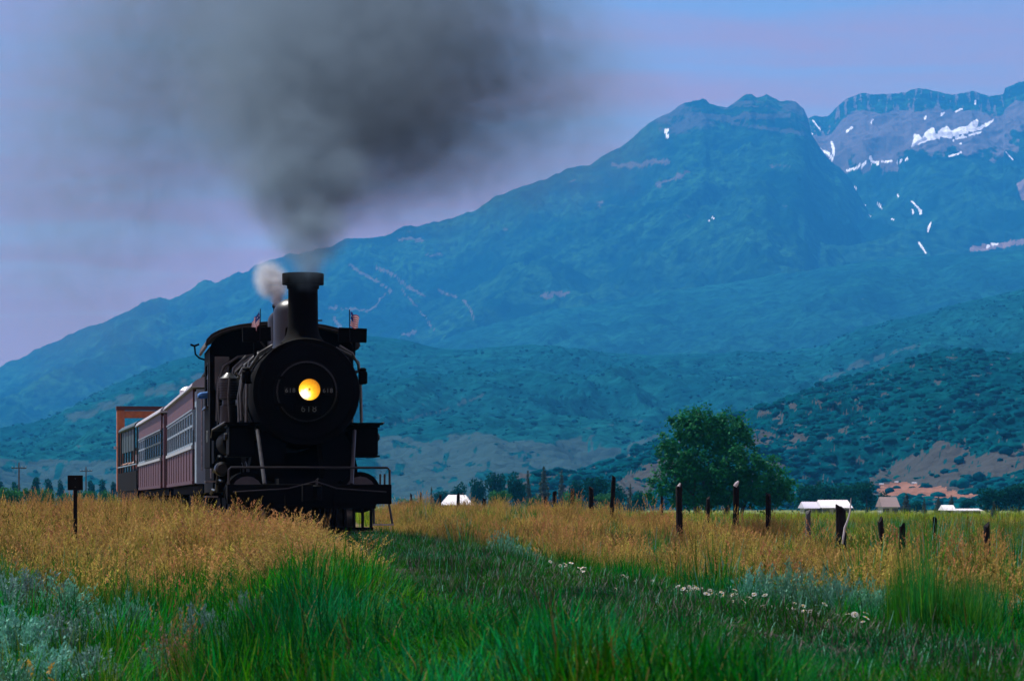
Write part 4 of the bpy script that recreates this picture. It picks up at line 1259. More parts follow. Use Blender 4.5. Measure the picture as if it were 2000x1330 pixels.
npz = BZ - 0.325
pl = MB().box(-0.27, 0.27, 0.66, 0.70, npz - 0.095, npz + 0.095).build('number_plate', M['soot'], loco, bevel=0.008)
text_child(pl, '1618'[1:], 0.18, (0.03, 0.657, npz))
for s in (-1, 1):
    nb = MB().box(min(s * 0.25, s * 0.44) + 0.02, max(s * 0.25, s * 0.44) + 0.02, 0.46, 0.60, HZ - 0.09, HZ + 0.06).build('number_lamp', M['soot'], loco, bevel=0.006)
    text_child(nb, '618', 0.115, (s * 0.345 + 0.02, 0.457, HZ - 0.015), m=M['letter'])

# stack with its capped top
st = MB()
st.lathe([(0.44, 0), (0.38, 0.06), (0.315, 0.16), (0.285, 0.30), (0.283, 0.6), (0.278, 1.02), (0.30, 1.03), (0.305, 1.09), (0.33, 1.10)], 32, 'z', (0, 1.75, BZ + BR - 0.06))
stack = st.build('smokestack', M['soot'], loco, True)
cp = MB(); cp.lathe([(0.33, 0), (0.392, 0.005), (0.392, 0.012), (0.395, 0.20), (0.388, 0.215), (0.30, 0.215), (0.29, 0.14)], 16, 'z', (0, 1.75, BZ + BR + 1.04)); cp.build('stack_cap', M['soot'], stack, True)
MB().box(0.28, 0.36, 1.70, 1.74, BZ + BR + 0.36, BZ + BR + 0.385).build('stack_pipe', M['oily'], stack)

# domes
def dome(y, r, top, name):
    prof = [(r * 1.30, -0.12), (r * 1.12, -0.02), (r * 1.02, 0.07), (r, 0.15), (r, top - r * 0.75)]
    for a in np.linspace(0, 1.5, 8)[1:]:
        prof.append((r * math.cos(a), top - r * 0.75 + r * 0.75 * math.sin(a)))
    return MB().lathe(prof, 32, 'z', (0, y, BZ + BR * 1.0)).build(name, M['dome'], loco, True)


dome(4.35, 0.40, 0.97, 'sand_dome')
sd = dome(6.6, 0.38, 0.92, 'steam_dome')
for x in (-0.22, -0.06):
    MB().lathe([(0.045, 0), (0.045, 0.12), (0.065, 0.13), (0.065, 0.19), (0.03, 0.21), (0.02, 0.28)], 10, 'z', (x, 6.6, BZ + BR + 0.80)).build('safety_valve', M['soot'], sd, True)
MB().tube([(-0.38, 6.9, BZ + BR + 0.1), (-0.50, 6.9, BZ + BR + 0.25), (-0.36, 6.9, BZ + BR + 0.5)], 0.025, 6).build('whistle_pipe', M['oily'], sd, True)
# bell
bl = MB(); bl.lathe([(0.02, 0.26), (0.08, 0.25), (0.11, 0.17), (0.14, 0.06), (0.18, 0.0), (0.16, 0.0), (0.12, 0.05)], 20, 'z', (0.0, 3.15, BZ + BR + 0.12)); b_o = bl.build('bell', M['oily'], loco, True)
MB().tube([(-0.24, 3.15, BZ + BR - 0.02), (-0.22, 3.15, BZ + BR + 0.3), (0, 3.15, BZ + BR + 0.42), (0.22, 3.15, BZ + BR + 0.3), (0.24, 3.15, BZ + BR - 0.02)], 0.025, 6).build('bell_yoke', M['soot'], b_o, True)

# number boards at the smokebox shoulders, with flags
for s in (-1, 1):
    x0, x1 = sorted((s * 0.50, s * 1.03))
    b = MB().box(x0, x1, 1.25, 1.42, BZ + 0.98, BZ + 1.24).build('classification_board', M['soot'], loco, bevel=0.01)
    b.rotation_euler = (0, R(2 * s), 0)
    MB().box(s * 0.80 - 0.03, s * 0.80 + 0.03, 1.30, 1.38, BZ + 0.70, BZ + 0.99).build('board_bracket', M['soot'], b)
    fl = MB().tube([(s * 0.84, 1.22, BZ + 0.92), (s * 0.84 - s * 0.01, 1.22, BZ + 1.55)], 0.010, 6).build('flagstaff', M['wood'], loco)
    # cloth with thirteen stripes and a blue canton
    W_, H_, nu, nv_ = 0.42, 0.27, 14, 13
    cl = MB()
    vs = []
    for j in range(nv_ + 1):
        for i in range(nu + 1):
            u = i / nu; w = j / nv_
            sx = 0.30 if s < 0 else 0.42
            x = s * 0.835 + (-0.02 - u * W_ * sx if s < 0 else 0.01 + u * W_ * sx) + 0.015 * math.sin(9 * u + 3 * w)
            y = 1.22 + 0.05 * math.sin(7 * u + 2 * w) + u * 0.12
            z = BZ + 1.52 - w * H_ - (u ** 0.8) * (0.20 if s < 0 else 0.10) + 0.01 * math.sin(11 * u)
            vs.append((x, y, z))
    fs = []; mi = []
    for j in range(nv_):
        for i in range(nu):
            q = j * (nu + 1) + i
            fs.append((q, q + 1, q + nu + 2, q + nu + 1))
            canton = j < 7 and i < 6
            mi.append((1 if (i + j) % 2 == 0 and 0 < i < 5 and 0 < j < 6 and (i * 3 + j) % 3 == 0 else 2) if canton else (0 if j % 2 == 0 else 1))
    for f_, k in zip(fs, mi): pass
    cl.v = vs; cl.f = fs; cl.m = mi
    cl.build('flag', [M['red'], M['white'], M['blue']], fl, True)

# pilot beam, deck, coupler and cowcatcher
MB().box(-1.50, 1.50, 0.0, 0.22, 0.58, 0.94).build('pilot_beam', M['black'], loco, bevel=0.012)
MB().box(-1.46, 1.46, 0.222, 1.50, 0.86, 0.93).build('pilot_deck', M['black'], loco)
pf = MB(); pf.box(-1.20, 1.20, -0.10, -0.003, 0.50, 0.58); pf.box(-1.12, 1.12, -0.46, -0.38, 0.10, 0.16)
pf_o = pf.build('pilot', M['black'], loco)
for k in range(15):
    x = -1.12 + 2.24 * k / 14
    MB().tube([(x, -0.05, 0.52), (x * 0.97, -0.36 - 0.10 * (1 - abs(x) / 1.2), 0.15)], 0.028, 6).build('pilot_bar', M['black'], pf_o)
cpl = MB(); cpl.box(-0.12, 0.12, -0.30, -0.004, 0.66, 0.90); cpl.box(-0.17, 0.02, -0.52, -0.302, 0.62, 0.94); cpl.lathe([(0.085, 0), (0.095, 0.02), (0.095, 0.26), (0.085, 0.28)], 12, 'z', (0.10, -0.42, 0.64))
co = cpl.build('coupler', M['soot'], loco, True, bevel=0.02)
MB().tube([(0.1, -0.42, 0.93), (0.1, -0.42, 1.02), (0.13, -0.42, 1.04)], 0.022, 6).build('coupler_pin', M['oily'], co)
MB().box(-0.19, 0.19, -0.012, -0.003, 0.60, 0.96).build('coupler_pocket', M['soot'], co)
MB().tube([(-1.40, -0.06, 0.80), (-0.4, -0.09, 0.86), (0.1, -0.12, 0.99), (0.5, -0.09, 0.86), (1.40, -0.06, 0.80)], 0.016, 6).build('uncoupling_lever', M['oily'], loco, True)
for s in (-1, 1):
    MB().tube([(s * 0.45, -0.10, 0.75), (s * 0.44, -0.16, 0.55), (s * 0.40, -0.20, 0.30), (s * 0.36, -0.18, 0.22)], 0.03, 8).build('air_hose', M['soot'], loco, True)
# front handrail on the deck
MB().tube([(-1.47, 0.06, 0.94), (-1.47, 0.06, 1.20), (-1.43, 0.06, 1.245), (1.43, 0.06, 1.245), (1.47, 0.06, 1.20), (1.47, 0.06, 0.94)], 0.022, 8).build('handrail', M['oily'], loco, True)
for x in (1.30, 1.38):
    MB().tube([(x, 0.10, 0.94), (x, 0.10, 1.13)], 0.02, 6).build('handrail_post', M['oily'], loco)
for s in (-1, 1):
    x = s * 1.36
    # brace from smokebox to deck, front step
    MB().tube([(s * 0.90, 0.95, 1.95), (s * 0.86, 0.72, 1.55), (s * 0.80, 0.40, 0.95)], 0.035, 8).build('smokebox_brace', M['pipe'] if s < 0 else M['oily'], loco, True)  # left brace takes the lighter pipe colour to stand for sun on it
    sp_o = MB().tube([(s * 1.46, 0.10, 0.58), (s * 1.52, 0.06, 0.22)], 0.022, 6).build('step_hanger', M['oily'], loco)
    MB().tube([(s * 1.18, 0.10, 0.58), (s * 1.18, 0.06, 0.22)], 0.022, 6).build('step_hanger', M['oily'], loco)
    MB().box(min(s * 1.14, s * 1.54), max(s * 1.14, s * 1.54), -0.02, 0.16, 0.19, 0.215).build('step_plate', M['steel'], sp_o)
    # cylinder, saddle and steam chest
    cyl = MB(); cyl.lathe([(0.30, 1.50), (0.385, 1.52), (0.385, 1.60), (0.36, 1.62), (0.36, 2.55), (0.385, 2.57), (0.385, 2.65), (0.30, 2.67)], 28, 'y', (s * 1.06, 0, 0.80))
    cyl_o = cyl.build('cylinder', M['black'], loco, True)
    MB().lathe([(0.06, 1.42), (0.12, 1.44), (0.30, 1.495)], 16, 'y', (s * 1.06, 0, 0.80)).build('cylinder_head', M['oily'], cyl_o, True)
    ch = MB(); x0, x1 = sorted((s * 0.92, s * 1.40)); ch.box(x0, x1, 1.55, 2.65, 1.50, 2.02); ch_o = ch.build('steam_chest', M['black'], loco, bevel=0.02)
    x0, x1 = sorted((s * 0.90, s * 1.43)); MB().box(x0, x1, 1.52, 2.68, 2.022, 2.06).build('chest_cover', M['black'], ch_o)
    x0, x1 = sorted((s * 0.90, s * 1.43)); MB().box(x0, x1, 1.52, 2.68, 1.465, 1.497).build('chest_flange', M['black'], ch_o)
    MB().lathe([(0.07, 0), (0.075, 0.05), (0.05, 0.07)], 10, 'x', (s * 1.40 if s > 0 else -1.47, 2.0, 1.85)).build('valve_cap', M['oily'], ch_o)
    MB().prism([(s * 0.4, 0.95), (s * 1.0, 1.10), (s * 1.02, 1.25), (s * 0.98, 1.42), (s * 0.95, 1.60), (s * 0.75, 1.95), (s * 0.3, 1.9)], 1.60, 2.60).build('cylinder_saddle', M['black'], loco)
    # running board
    rb = MB(); x0, x1 = sorted((s * 0.80, s * 1.48)); rb.box(x0, x1, 1.38, 7.2, 2.07, 2.105)
    rb.add([(x0, 7.2, 2.07), (x1, 7.2, 2.07), (x0, 7.75, 1.92), (x1, 7.75, 1.92), (x0, 7.2, 2.105), (x1, 7.2, 2.105), (x0, 7.75, 1.955), (x1, 7.75, 1.955)], [(0, 1, 3, 2), (4, 6, 7, 5), (0, 4, 5, 1), (2, 3, 7, 6), (0, 2, 6, 4), (1, 5, 7, 3)])
    rb_o = rb.build('running_board', M['black'], loco)
    MB().tube([(s * 1.485, 1.36, 2.105), (s * 1.485, 7.2, 2.105), (s * 1.485, 7.75, 1.955)], 0.014, 6).build('board_edge', M['steel'], rb_o)
    MB().add([(s * 1.02, 1.36, 2.03), (s * 1.50, 1.36, 2.085), (s * 1.50, 1.36, 2.105), (s * 1.02, 1.36, 2.105), (s * 1.02, 1.377, 2.03), (s * 1.50, 1.377, 2.085), (s * 1.50, 1.377, 2.105), (s * 1.02, 1.377, 2.105)], [(0, 1, 2, 3), (4, 7, 6, 5), (0, 4, 5, 1), (3, 2, 6, 7), (0, 3, 7, 4), (1, 5, 6, 2)]).build('board_bracket', M['black'], rb_o)
    # air reservoir under the board
    MB().lathe([(0.10, 3.6), (0.22, 3.65), (0.24, 3.7), (0.24, 6.4), (0.22, 6.45), (0.10, 6.5)], 20, 'y', (s * 1.20, 0, 1.80)).build('air_reservoir', M['black'], loco, True)
    # hand rail along the boiler
    MB().tube([(s * 0.62, 0.93, BZ + 0.86), (s * 0.86, 0.93, BZ + 0.72), (s * 0.98, 1.1, BZ + 0.52), (s * 1.04, 1.6, BZ + 0.42), (s * 1.10, 7.9, BZ + 0.42)], 0.022, 8).build('boiler_handrail', M['pipe'], loco, True)
    for y in (1.7, 3.2, 4.8, 6.4):
        MB().tube([(s * 0.93, y, BZ + 0.42), (s * 1.08, y, BZ + 0.42)], 0.018, 6).build('handrail_stanchion', M['oily'], loco)
    # pipes and fittings on the flanks
    MB().tube([(s * 0.60, 1.55, BZ + 0.85), (s * 0.90, 1.52, BZ + 0.70), (s * 1.02, 1.5, BZ + 0.58), (s * 1.06, 1.5, BZ + 0.30), (s * 1.08, 1.5, BZ - 0.55)], 0.028, 8).build('steam_pipe', M['pipe'], loco, True)
    lamp = MB(); lamp.lathe([(0.05, 0), (0.085, 0.02), (0.085, 0.22), (0.06, 0.25), (0.07, 0.28), (0.03, 0.31)], 12, 'z', (s * 1.09, 1.3, BZ + 0.16)); lm = lamp.build('marker_lamp', M['soot'], loco, True)
    MB().tube([(s * 0.96, 1.3, BZ + 0.18), (s * 1.09, 1.3, BZ + 0.17)], 0.02, 6).build('lamp_bracket', M['soot'], lm)

# air pump, feed pipes and lubricator on the near flank
ap = MB(); ap.lathe([(0.15, 0), (0.19, 0.02), (0.19, 0.40), (0.13, 0.42), (0.13, 0.52), (0.20, 0.54), (0.20, 0.95), (0.15, 0.98), (0.06, 1.06)], 20, 'z', (-1.24, 5.0, 2.12))
ap_o = ap.build('air_pump', M['jacket'], loco, True)
for x, y in ((-1.24, 4.79), (-1.43, 5.0)):
    MB().tube([(x, y, 2.2), (x - 0.03, y - 0.02, 2.7), (x, y, 3.1)], 0.022, 6).build('pump_pipe', M['pipe'], ap_o, True)
for k in range(7):
    MB().lathe([(0.196, 0), (0.212, 0.006), (0.212, 0.02), (0.196, 0.026)], 20, 'z', (-1.24, 5.0, 2.68 + 0.05 * k)).build('cooling_fin', M['oily'], ap_o, True)
MB().tube([(-0.55, 7.6, BZ + 1.02), (-0.95, 7.5, BZ + 0.74), (-1.14, 7.4, BZ + 0.40), (-1.20, 7.3, BZ - 0.1), (-1.22, 7.0, BZ - 0.5)], 0.045, 10).build('delivery_pipe', M['pipe'], loco, True)
MB().tube([(-0.50, 5.6, BZ + 0.98), (-0.90, 5.6, BZ + 0.70), (-1.10, 5.6, BZ + 0.30), (-1.14, 5.5, BZ - 0.3)], 0.035, 8).build('feed_pipe', M['pipe'], loco, True)
MB().tube([(-0.72, 3.8, BZ + 0.78), (-0.98, 3.8, BZ + 0.44), (-1.08, 3.8, BZ + 0.0), (-1.1, 3.9, BZ - 0.5)], 0.03, 8).build('sand_pipe', M['oily'], loco, True)
MB().tube([(0.72, 3.8, BZ + 0.78), (0.98, 3.8, BZ + 0.44), (1.08, 3.8, BZ + 0.0), (1.1, 3.9, BZ - 0.5)], 0.03, 8).build('sand_pipe', M['oily'], loco, True)
MB().box(-1.42, -1.10, 6.1, 6.5, 2.12, 2.62).build('lubricator', M['black'], loco, bevel=0.02)

for y, z0, z1 in ((2.2, BZ - 0.5, BZ + 0.55), (3.1, BZ - 0.5, BZ + 0.45), (6.9, BZ - 0.5, BZ + 0.7)):
    MB().tube([(-1.13, y, z0), (-1.15, y, (z0 + z1) / 2), (-1.06, y, z1), (-0.80, y, z1 + 0.25)], 0.026, 8).build('side_pipe', M['pipe'], loco, True)
MB().tube([(-0.60, 7.97 - 0.02, BZ + 1.02), (-0.92, 7.97 - 0.02, BZ + 0.98), (-1.22, 7.97 - 0.02, BZ + 0.78), (-1.34, 7.97 - 0.02, BZ + 0.40), (-1.36, 7.97 - 0.02, BZ - 0.35)], 0.030, 8).build('arch_pipe', M['pipe'], loco, True)
for k, (x, z) in enumerate(((-1.30, 1.55), (-1.36, 1.30), (-1.28, 1.05), (-1.42, 0.85))):
    MB().tube([(x, 7.3, z), (x - 0.02, 8.2, z + 0.03), (x, 9.6, z - 0.05)], 0.026, 6).build('under_pipe', M['pipe'], loco, True)
MB().lathe([(0.10, 7.0), (0.15, 7.04), (0.15, 7.66), (0.10, 7.7)], 14, 'y', (-1.28, 0, 1.30)).build('injector', M['jacket'], loco, True)
MB().tube([(-1.05, 4.0, 3.02), (-1.16, 4.0, 3.16), (-1.02, 4.0, 3.30)], 0.03, 6).build('check_valve', M['pipe'], loco, True)

# frame, wheels and rods
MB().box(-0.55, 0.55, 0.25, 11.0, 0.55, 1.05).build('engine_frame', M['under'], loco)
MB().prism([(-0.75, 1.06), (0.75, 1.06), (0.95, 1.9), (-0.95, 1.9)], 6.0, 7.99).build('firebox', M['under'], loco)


def wheel(x, y, r, nsp, s):
    w = MB(); w.lathe([(r - 0.09, -0.06), (r, -0.06), (r, 0.06), (r - 0.09, 0.06)], 32, 'x', (0, 0, 0))
    # hollow rim: drop the end caps
    w.f = w.f[:-2]; w.m = w.m[:-2]
    w.lathe([(0.05, -0.08), (0.13, -0.08), (0.13, 0.08), (0.05, 0.08)], 16, 'x', (0, 0, 0))
    for k in range(nsp):
        a = 2 * math.pi * k / nsp
        w.tube([(0, 0.11 * math.cos(a), 0.11 * math.sin(a)), (0, (r - 0.07) * math.cos(a), (r - 0.07) * math.sin(a))], 0.03, 5)
    o = w.build('wheel', M['under'], loco)
    o.location = (x, y, r)
    t = MB(); t.lathe([(r + 0.002, -0.065), (r + 0.012, -0.06), (r + 0.012, 0.06), (r + 0.002, 0.065)], 32, 'x', (0, 0, 0)); t.f = t.f[:-2]; t.m = t.m[:-2]
    t.build('tyre', M['steel'], o, True)


for s in (-1, 1):
    wheel(s * 0.78, 1.05, 0.40, 10, s)
    for y in (3.3, 4.85, 6.4, 7.95): wheel(s * 0.78, y, 0.72, 14, s)
    MB().box(min(s * 0.97, s * 1.03), max(s * 0.97, s * 1.03), 3.2, 8.05, 0.60, 0.72).build('side_rod', M['steel'], loco, bevel=0.01)
    MB().tube([(s * 1.10, 2.7, 0.80), (s * 1.10, 4.85, 0.66)], 0.05, 8).build('main_rod', M['steel'], loco)
    MB().tube([(s * 1.06, 2.66, 0.80), (s * 1.06, 3.25, 0.80)], 0.035, 8).build('piston_rod', M['steel'], loco)
    MB().box(min(s * 1.0, s * 1.12), max(s * 1.0, s * 1.12), 2.68, 3.7, 0.98, 1.05).build('crosshead_guide', M['oily'], loco)

# cab
C0, C1, CW = 8.0, 11.0, 1.50
cw = MB()
roofp = [(CW + 0.10, 3.86)]
for t in np.linspace(0, math.pi, 17)[1:-1]:
    roofp.append(((CW + 0.10) * math.cos(t), 3.86 + 0.50 * math.sin(t) ** 0.85))
roofp.append((-CW - 0.10, 3.86))
inner = [(x * 0.985, z - 0.05) for x, z in reversed(roofp)]
rf = MB(); rf.prism(roofp + inner, C0 - 0.38, C1 + 0.5); rf_o = rf.build('cab_roof', M['roof_cab'], loco, True)
MB().box(-0.45, 0.45, 9.2, 10.1, 4.36, 4.42).build('roof_hatch', M['roof_cab'], rf_o)
MB().tube([(x, C0 - 0.39, z) for x, z in roofp], 0.02, 6).build('roof_edge', M['oily'], rf_o, True)
fw = [(-CW, 1.9), (-CW, 3.84)] + [(x * 0.93, z - 0.052) for x, z in reversed(roofp[1:-1])] + [(CW, 3.84), (CW, 1.9)]
MB().prism(fw, C0, C0 + 0.04).build('cab_front', M['black'], loco)
for s in (-1, 1):
    x0, x1 = sorted((s * 1.10, s * 1.40))
    wi = MB().box(x0, x1, C0 - 0.012, C0 - 0.004, 2.95, 3.65).build('front_window', M['glass'], loco)
    fr_ = MB(); fr_.box(x0 - 0.03, x1 + 0.03, C0 - 0.03, C0 - 0.014, 3.652, 3.69); fr_.box(x0 - 0.03, x1 + 0.03, C0 - 0.03, C0 - 0.014, 2.91, 2.948); fr_.build('window_frame', M['black'], wi)
    xs = sorted((s * (CW - 0.04), s * CW))
    sd_ = MB(); sd_.box(*xs, C0 + 0.042, C1, 1.35, 2.62); sd_.box(*xs, C0 + 0.042, C0 + 0.75, 2.621, 3.55); sd_.box(*xs, C1 - 0.55, C1, 2.621, 3.55); sd_.box(*xs, C0 + 0.042, C1, 3.551, 3.86)
    so = sd_.build('cab_side', M['black'], loco)
    MB().box(*sorted((s * CW, s * (CW + 0.07))), C0 + 0.72, C1 - 0.52, 2.60, 2.645).build('armrest', M['oily'], so)
    MB().box(*sorted((s * (CW + 0.003), s * (CW + 0.02))), C0 + 0.70, C0 + 0.75, 2.66, 3.55).build('window_frame', M['oily'], so)
    tx = text_child(so, '618', 0.36, (s * (CW + 0.004), (C0 + C1) / 2, 2.0), rz=90 * s)
    MB().tube([(s * (CW + 0.06), C1 - 0.04, 1.3), (s * (CW + 0.06), C1 - 0.04, 2.9)], 0.018, 6).build('grab_rail', M['steel'], so)
    for k, z in enumerate((1.05, 0.72, 0.40)):
        MB().box(*sorted((s * 1.22, s * 1.50)), C1 - 0.42, C1 - 0.10, z, z + 0.035).build('cab_step', M['steel'], loco)
    MB().tube([(s * 1.3, 8.2, 1.34), (s * 1.34, 8.3, 1.0), (s * 1.32, 8.9, 0.86), (s * 1.30, 9.4, 1.0)], 0.035, 8).build('injector_pipe', M['oily'], loco, True)
MB().box(-1.44, 1.44, C0 + 0.05, C1 + 0.4, 1.36, 1.42).build('cab_floor', M['under'], loco)
MB().lathe([(0.9, 8.05), (0.92, 8.1), (0.92, 8.5), (0.85, 8.55)], 32, 'y', (0, 0, BZ - 0.1)).build('backhead', M['black'], loco, True)
MB().box(-1.42, -1.02, 8.9, 9.4, 2.05, 2.14).build('cab_seat', M['under'], loco)
# horn-like whistle and bracket on the rear edge of the cab roof
wh = MB(); wh.tube([(-1.50, 10.9, 3.72), (-1.62, 10.9, 3.76), (-1.70, 10.9, 3.84), (-1.72, 10.9, 4.02)], 0.022, 6); wh.tube([(-1.81, 10.9, 4.05), (-1.72, 10.9, 4.02), (-1.62, 10.9, 4.06)], 0.026, 6)
wh.build('whistle', M['soot'], rf_o, True)

# driver leaning on the cab sill
J = [(0, 0, 0.10), (0, 0, 0.30), (0.02, 0.02, 0.52), (0.0, 0.0, 0.63), (-0.02, -0.03, 0.70), (-0.03, -0.05, 0.80), (-0.03, -0.05, 0.88)]
Rr = [0.16, 0.15, 0.16, 0.075, 0.06, 0.095, 0.08]
Ed = [(0, 1), (1, 2), (2, 3), (3, 4), (4, 5), (5, 6)]
for s in (-1, 1):
    b = len(J); J += [(0.02 if s < 0 else 0.1, s * 0.12, 0.06), (0.42, s * 0.13, 0.05), (0.42, s * 0.13, -0.38), (0.54, s * 0.13, -0.43)]; Rr += [0.09, 0.07, 0.05, 0.04]
    Ed += [(0, b), (b, b + 1), (b + 1, b + 2), (b + 2, b + 3)]
    b = len(J)
    J += [(0.0, s * 0.20, 0.55), (-0.30, s * 0.27 - 0.03, 0.52 if s < 0 else 0.5), (-0.33, s * 0.02 - 0.12, 0.53 if s < 0 else 0.5)]; Rr += [0.068, 0.055, 0.034]
    Ed += [(2, b), (b, b + 1), (b + 1, b + 2)]
    hand_edges(J, Rr, Ed, b + 2, (0, -s * -1.0 if s < 0 else -1.0, 0), (1, 0, 0))
p_loc = loco.matrix_basis @ Vector((-1.26, 9.30, 2.13)) if False else None
cs, sn = math.cos(LROT), math.sin(LROT)


def loco_pt(x, y, z):
    return (loco.location.x + cs * x - sn * y, loco.location.y + sn * x + cs * y, RAIL_Z + z)


person('person', 'driver in a blue shirt leaning on the locomotive cab window', J, Rr, Ed, ([M['skin'], M['shirt_blue'], M['denim'], M['under']], lambda c: 2 if c.z < 0.12 else (0 if c.z > 0.655 else 1)), loco_pt(-1.36, 9.1, 2.36), LROT,
       hat=M['cap'], head=(-0.03, -0.05, 0.83), face=(-0.55, -0.83))


# ------------------------------------------------------------------ tender and coaches
def place(Y0, X0, slope):
    return (X0, Y0, RAIL_Z), math.atan(slope)


def truck(parent, y, r=0.42, x=0.75):
    tr = MB()
    for s in (-1, 1):
        xs = sorted((s * 0.95, s * 1.08))
        tr.prism([(0, 0)] * 0 or [(xs[0], 0.35), (xs[1], 0.35), (xs[1], 0.72), (xs[0], 0.72)], y - 1.35, y + 1.35)
        tr.box(*xs, y - 0.3, y + 0.3, 0.22, 0.349)
    tr.box(-0.94, 0.94, y - 0.2, y + 0.2, 0.5, 0.8)
    o = tr.build('truck', M['under'], parent)
    for dy in (-0.95, 0.95):
        for s in (-1, 1):
            w = MB(); w.lathe([(r * 0.3, -0.06), (r * 0.85, -0.03), (r * 0.86, -0.06), (r, -0.06), (r, 0.06), (r * 0.3, 0.06)], 24, 'x', (s * x, y + dy, r))
            w.build('wheel', M['under'], o, True)
    return o


loc, rz = place(66.2, float(track_x(66.2)) + 0.10, 0.128)
tender = thing('tender', 'black coal tender coupled behind the locomotive cab', 'tender', loc, rz)
MB().box(-1.38, 1.38, 0.0, 8.0, 0.85, 1.08).build('tender_frame', M['under'], tender)
MB().box(-1.36, 1.36, 0.1, 7.9, 1.082, 2.85).build('tender_tank', M['black'], tender, bevel=0.03)
MB().prism([(-1.36, 2.852), (-1.20, 3.15), (1.20, 3.15), (1.36, 2.852)], 0.3, 4.6).build('coal_bunker', M['black'], tender)
cg = []
cb = bmesh.new(); bmesh.ops.create_grid(cb, x_segments=24, y_segments=40, size=1.0)
for v in cb.verts:
    v.co = Vector((v.co.x * 1.12, 2.45 + v.co.y * 2.05, 3.16 + 0.26 * (1 - v.co.x ** 2) * (1 - v.co.y ** 2) + random.uniform(-.05, .05)))
cme = bpy.data.meshes.new('coal_load'); cb.to_mesh(cme); cb.free(); cme.materials.append(M['coal']); link('coal_load', cme, tender)
truck(tender, 1.8); truck(tender, 6.2)
for s in (-1, 1):
    MB().tube([(s * 1.42, 0.12, 1.15), (s * 1.42, 0.12, 2.7)], 0.02, 6).build('grab_rail', M['steel'], tender)


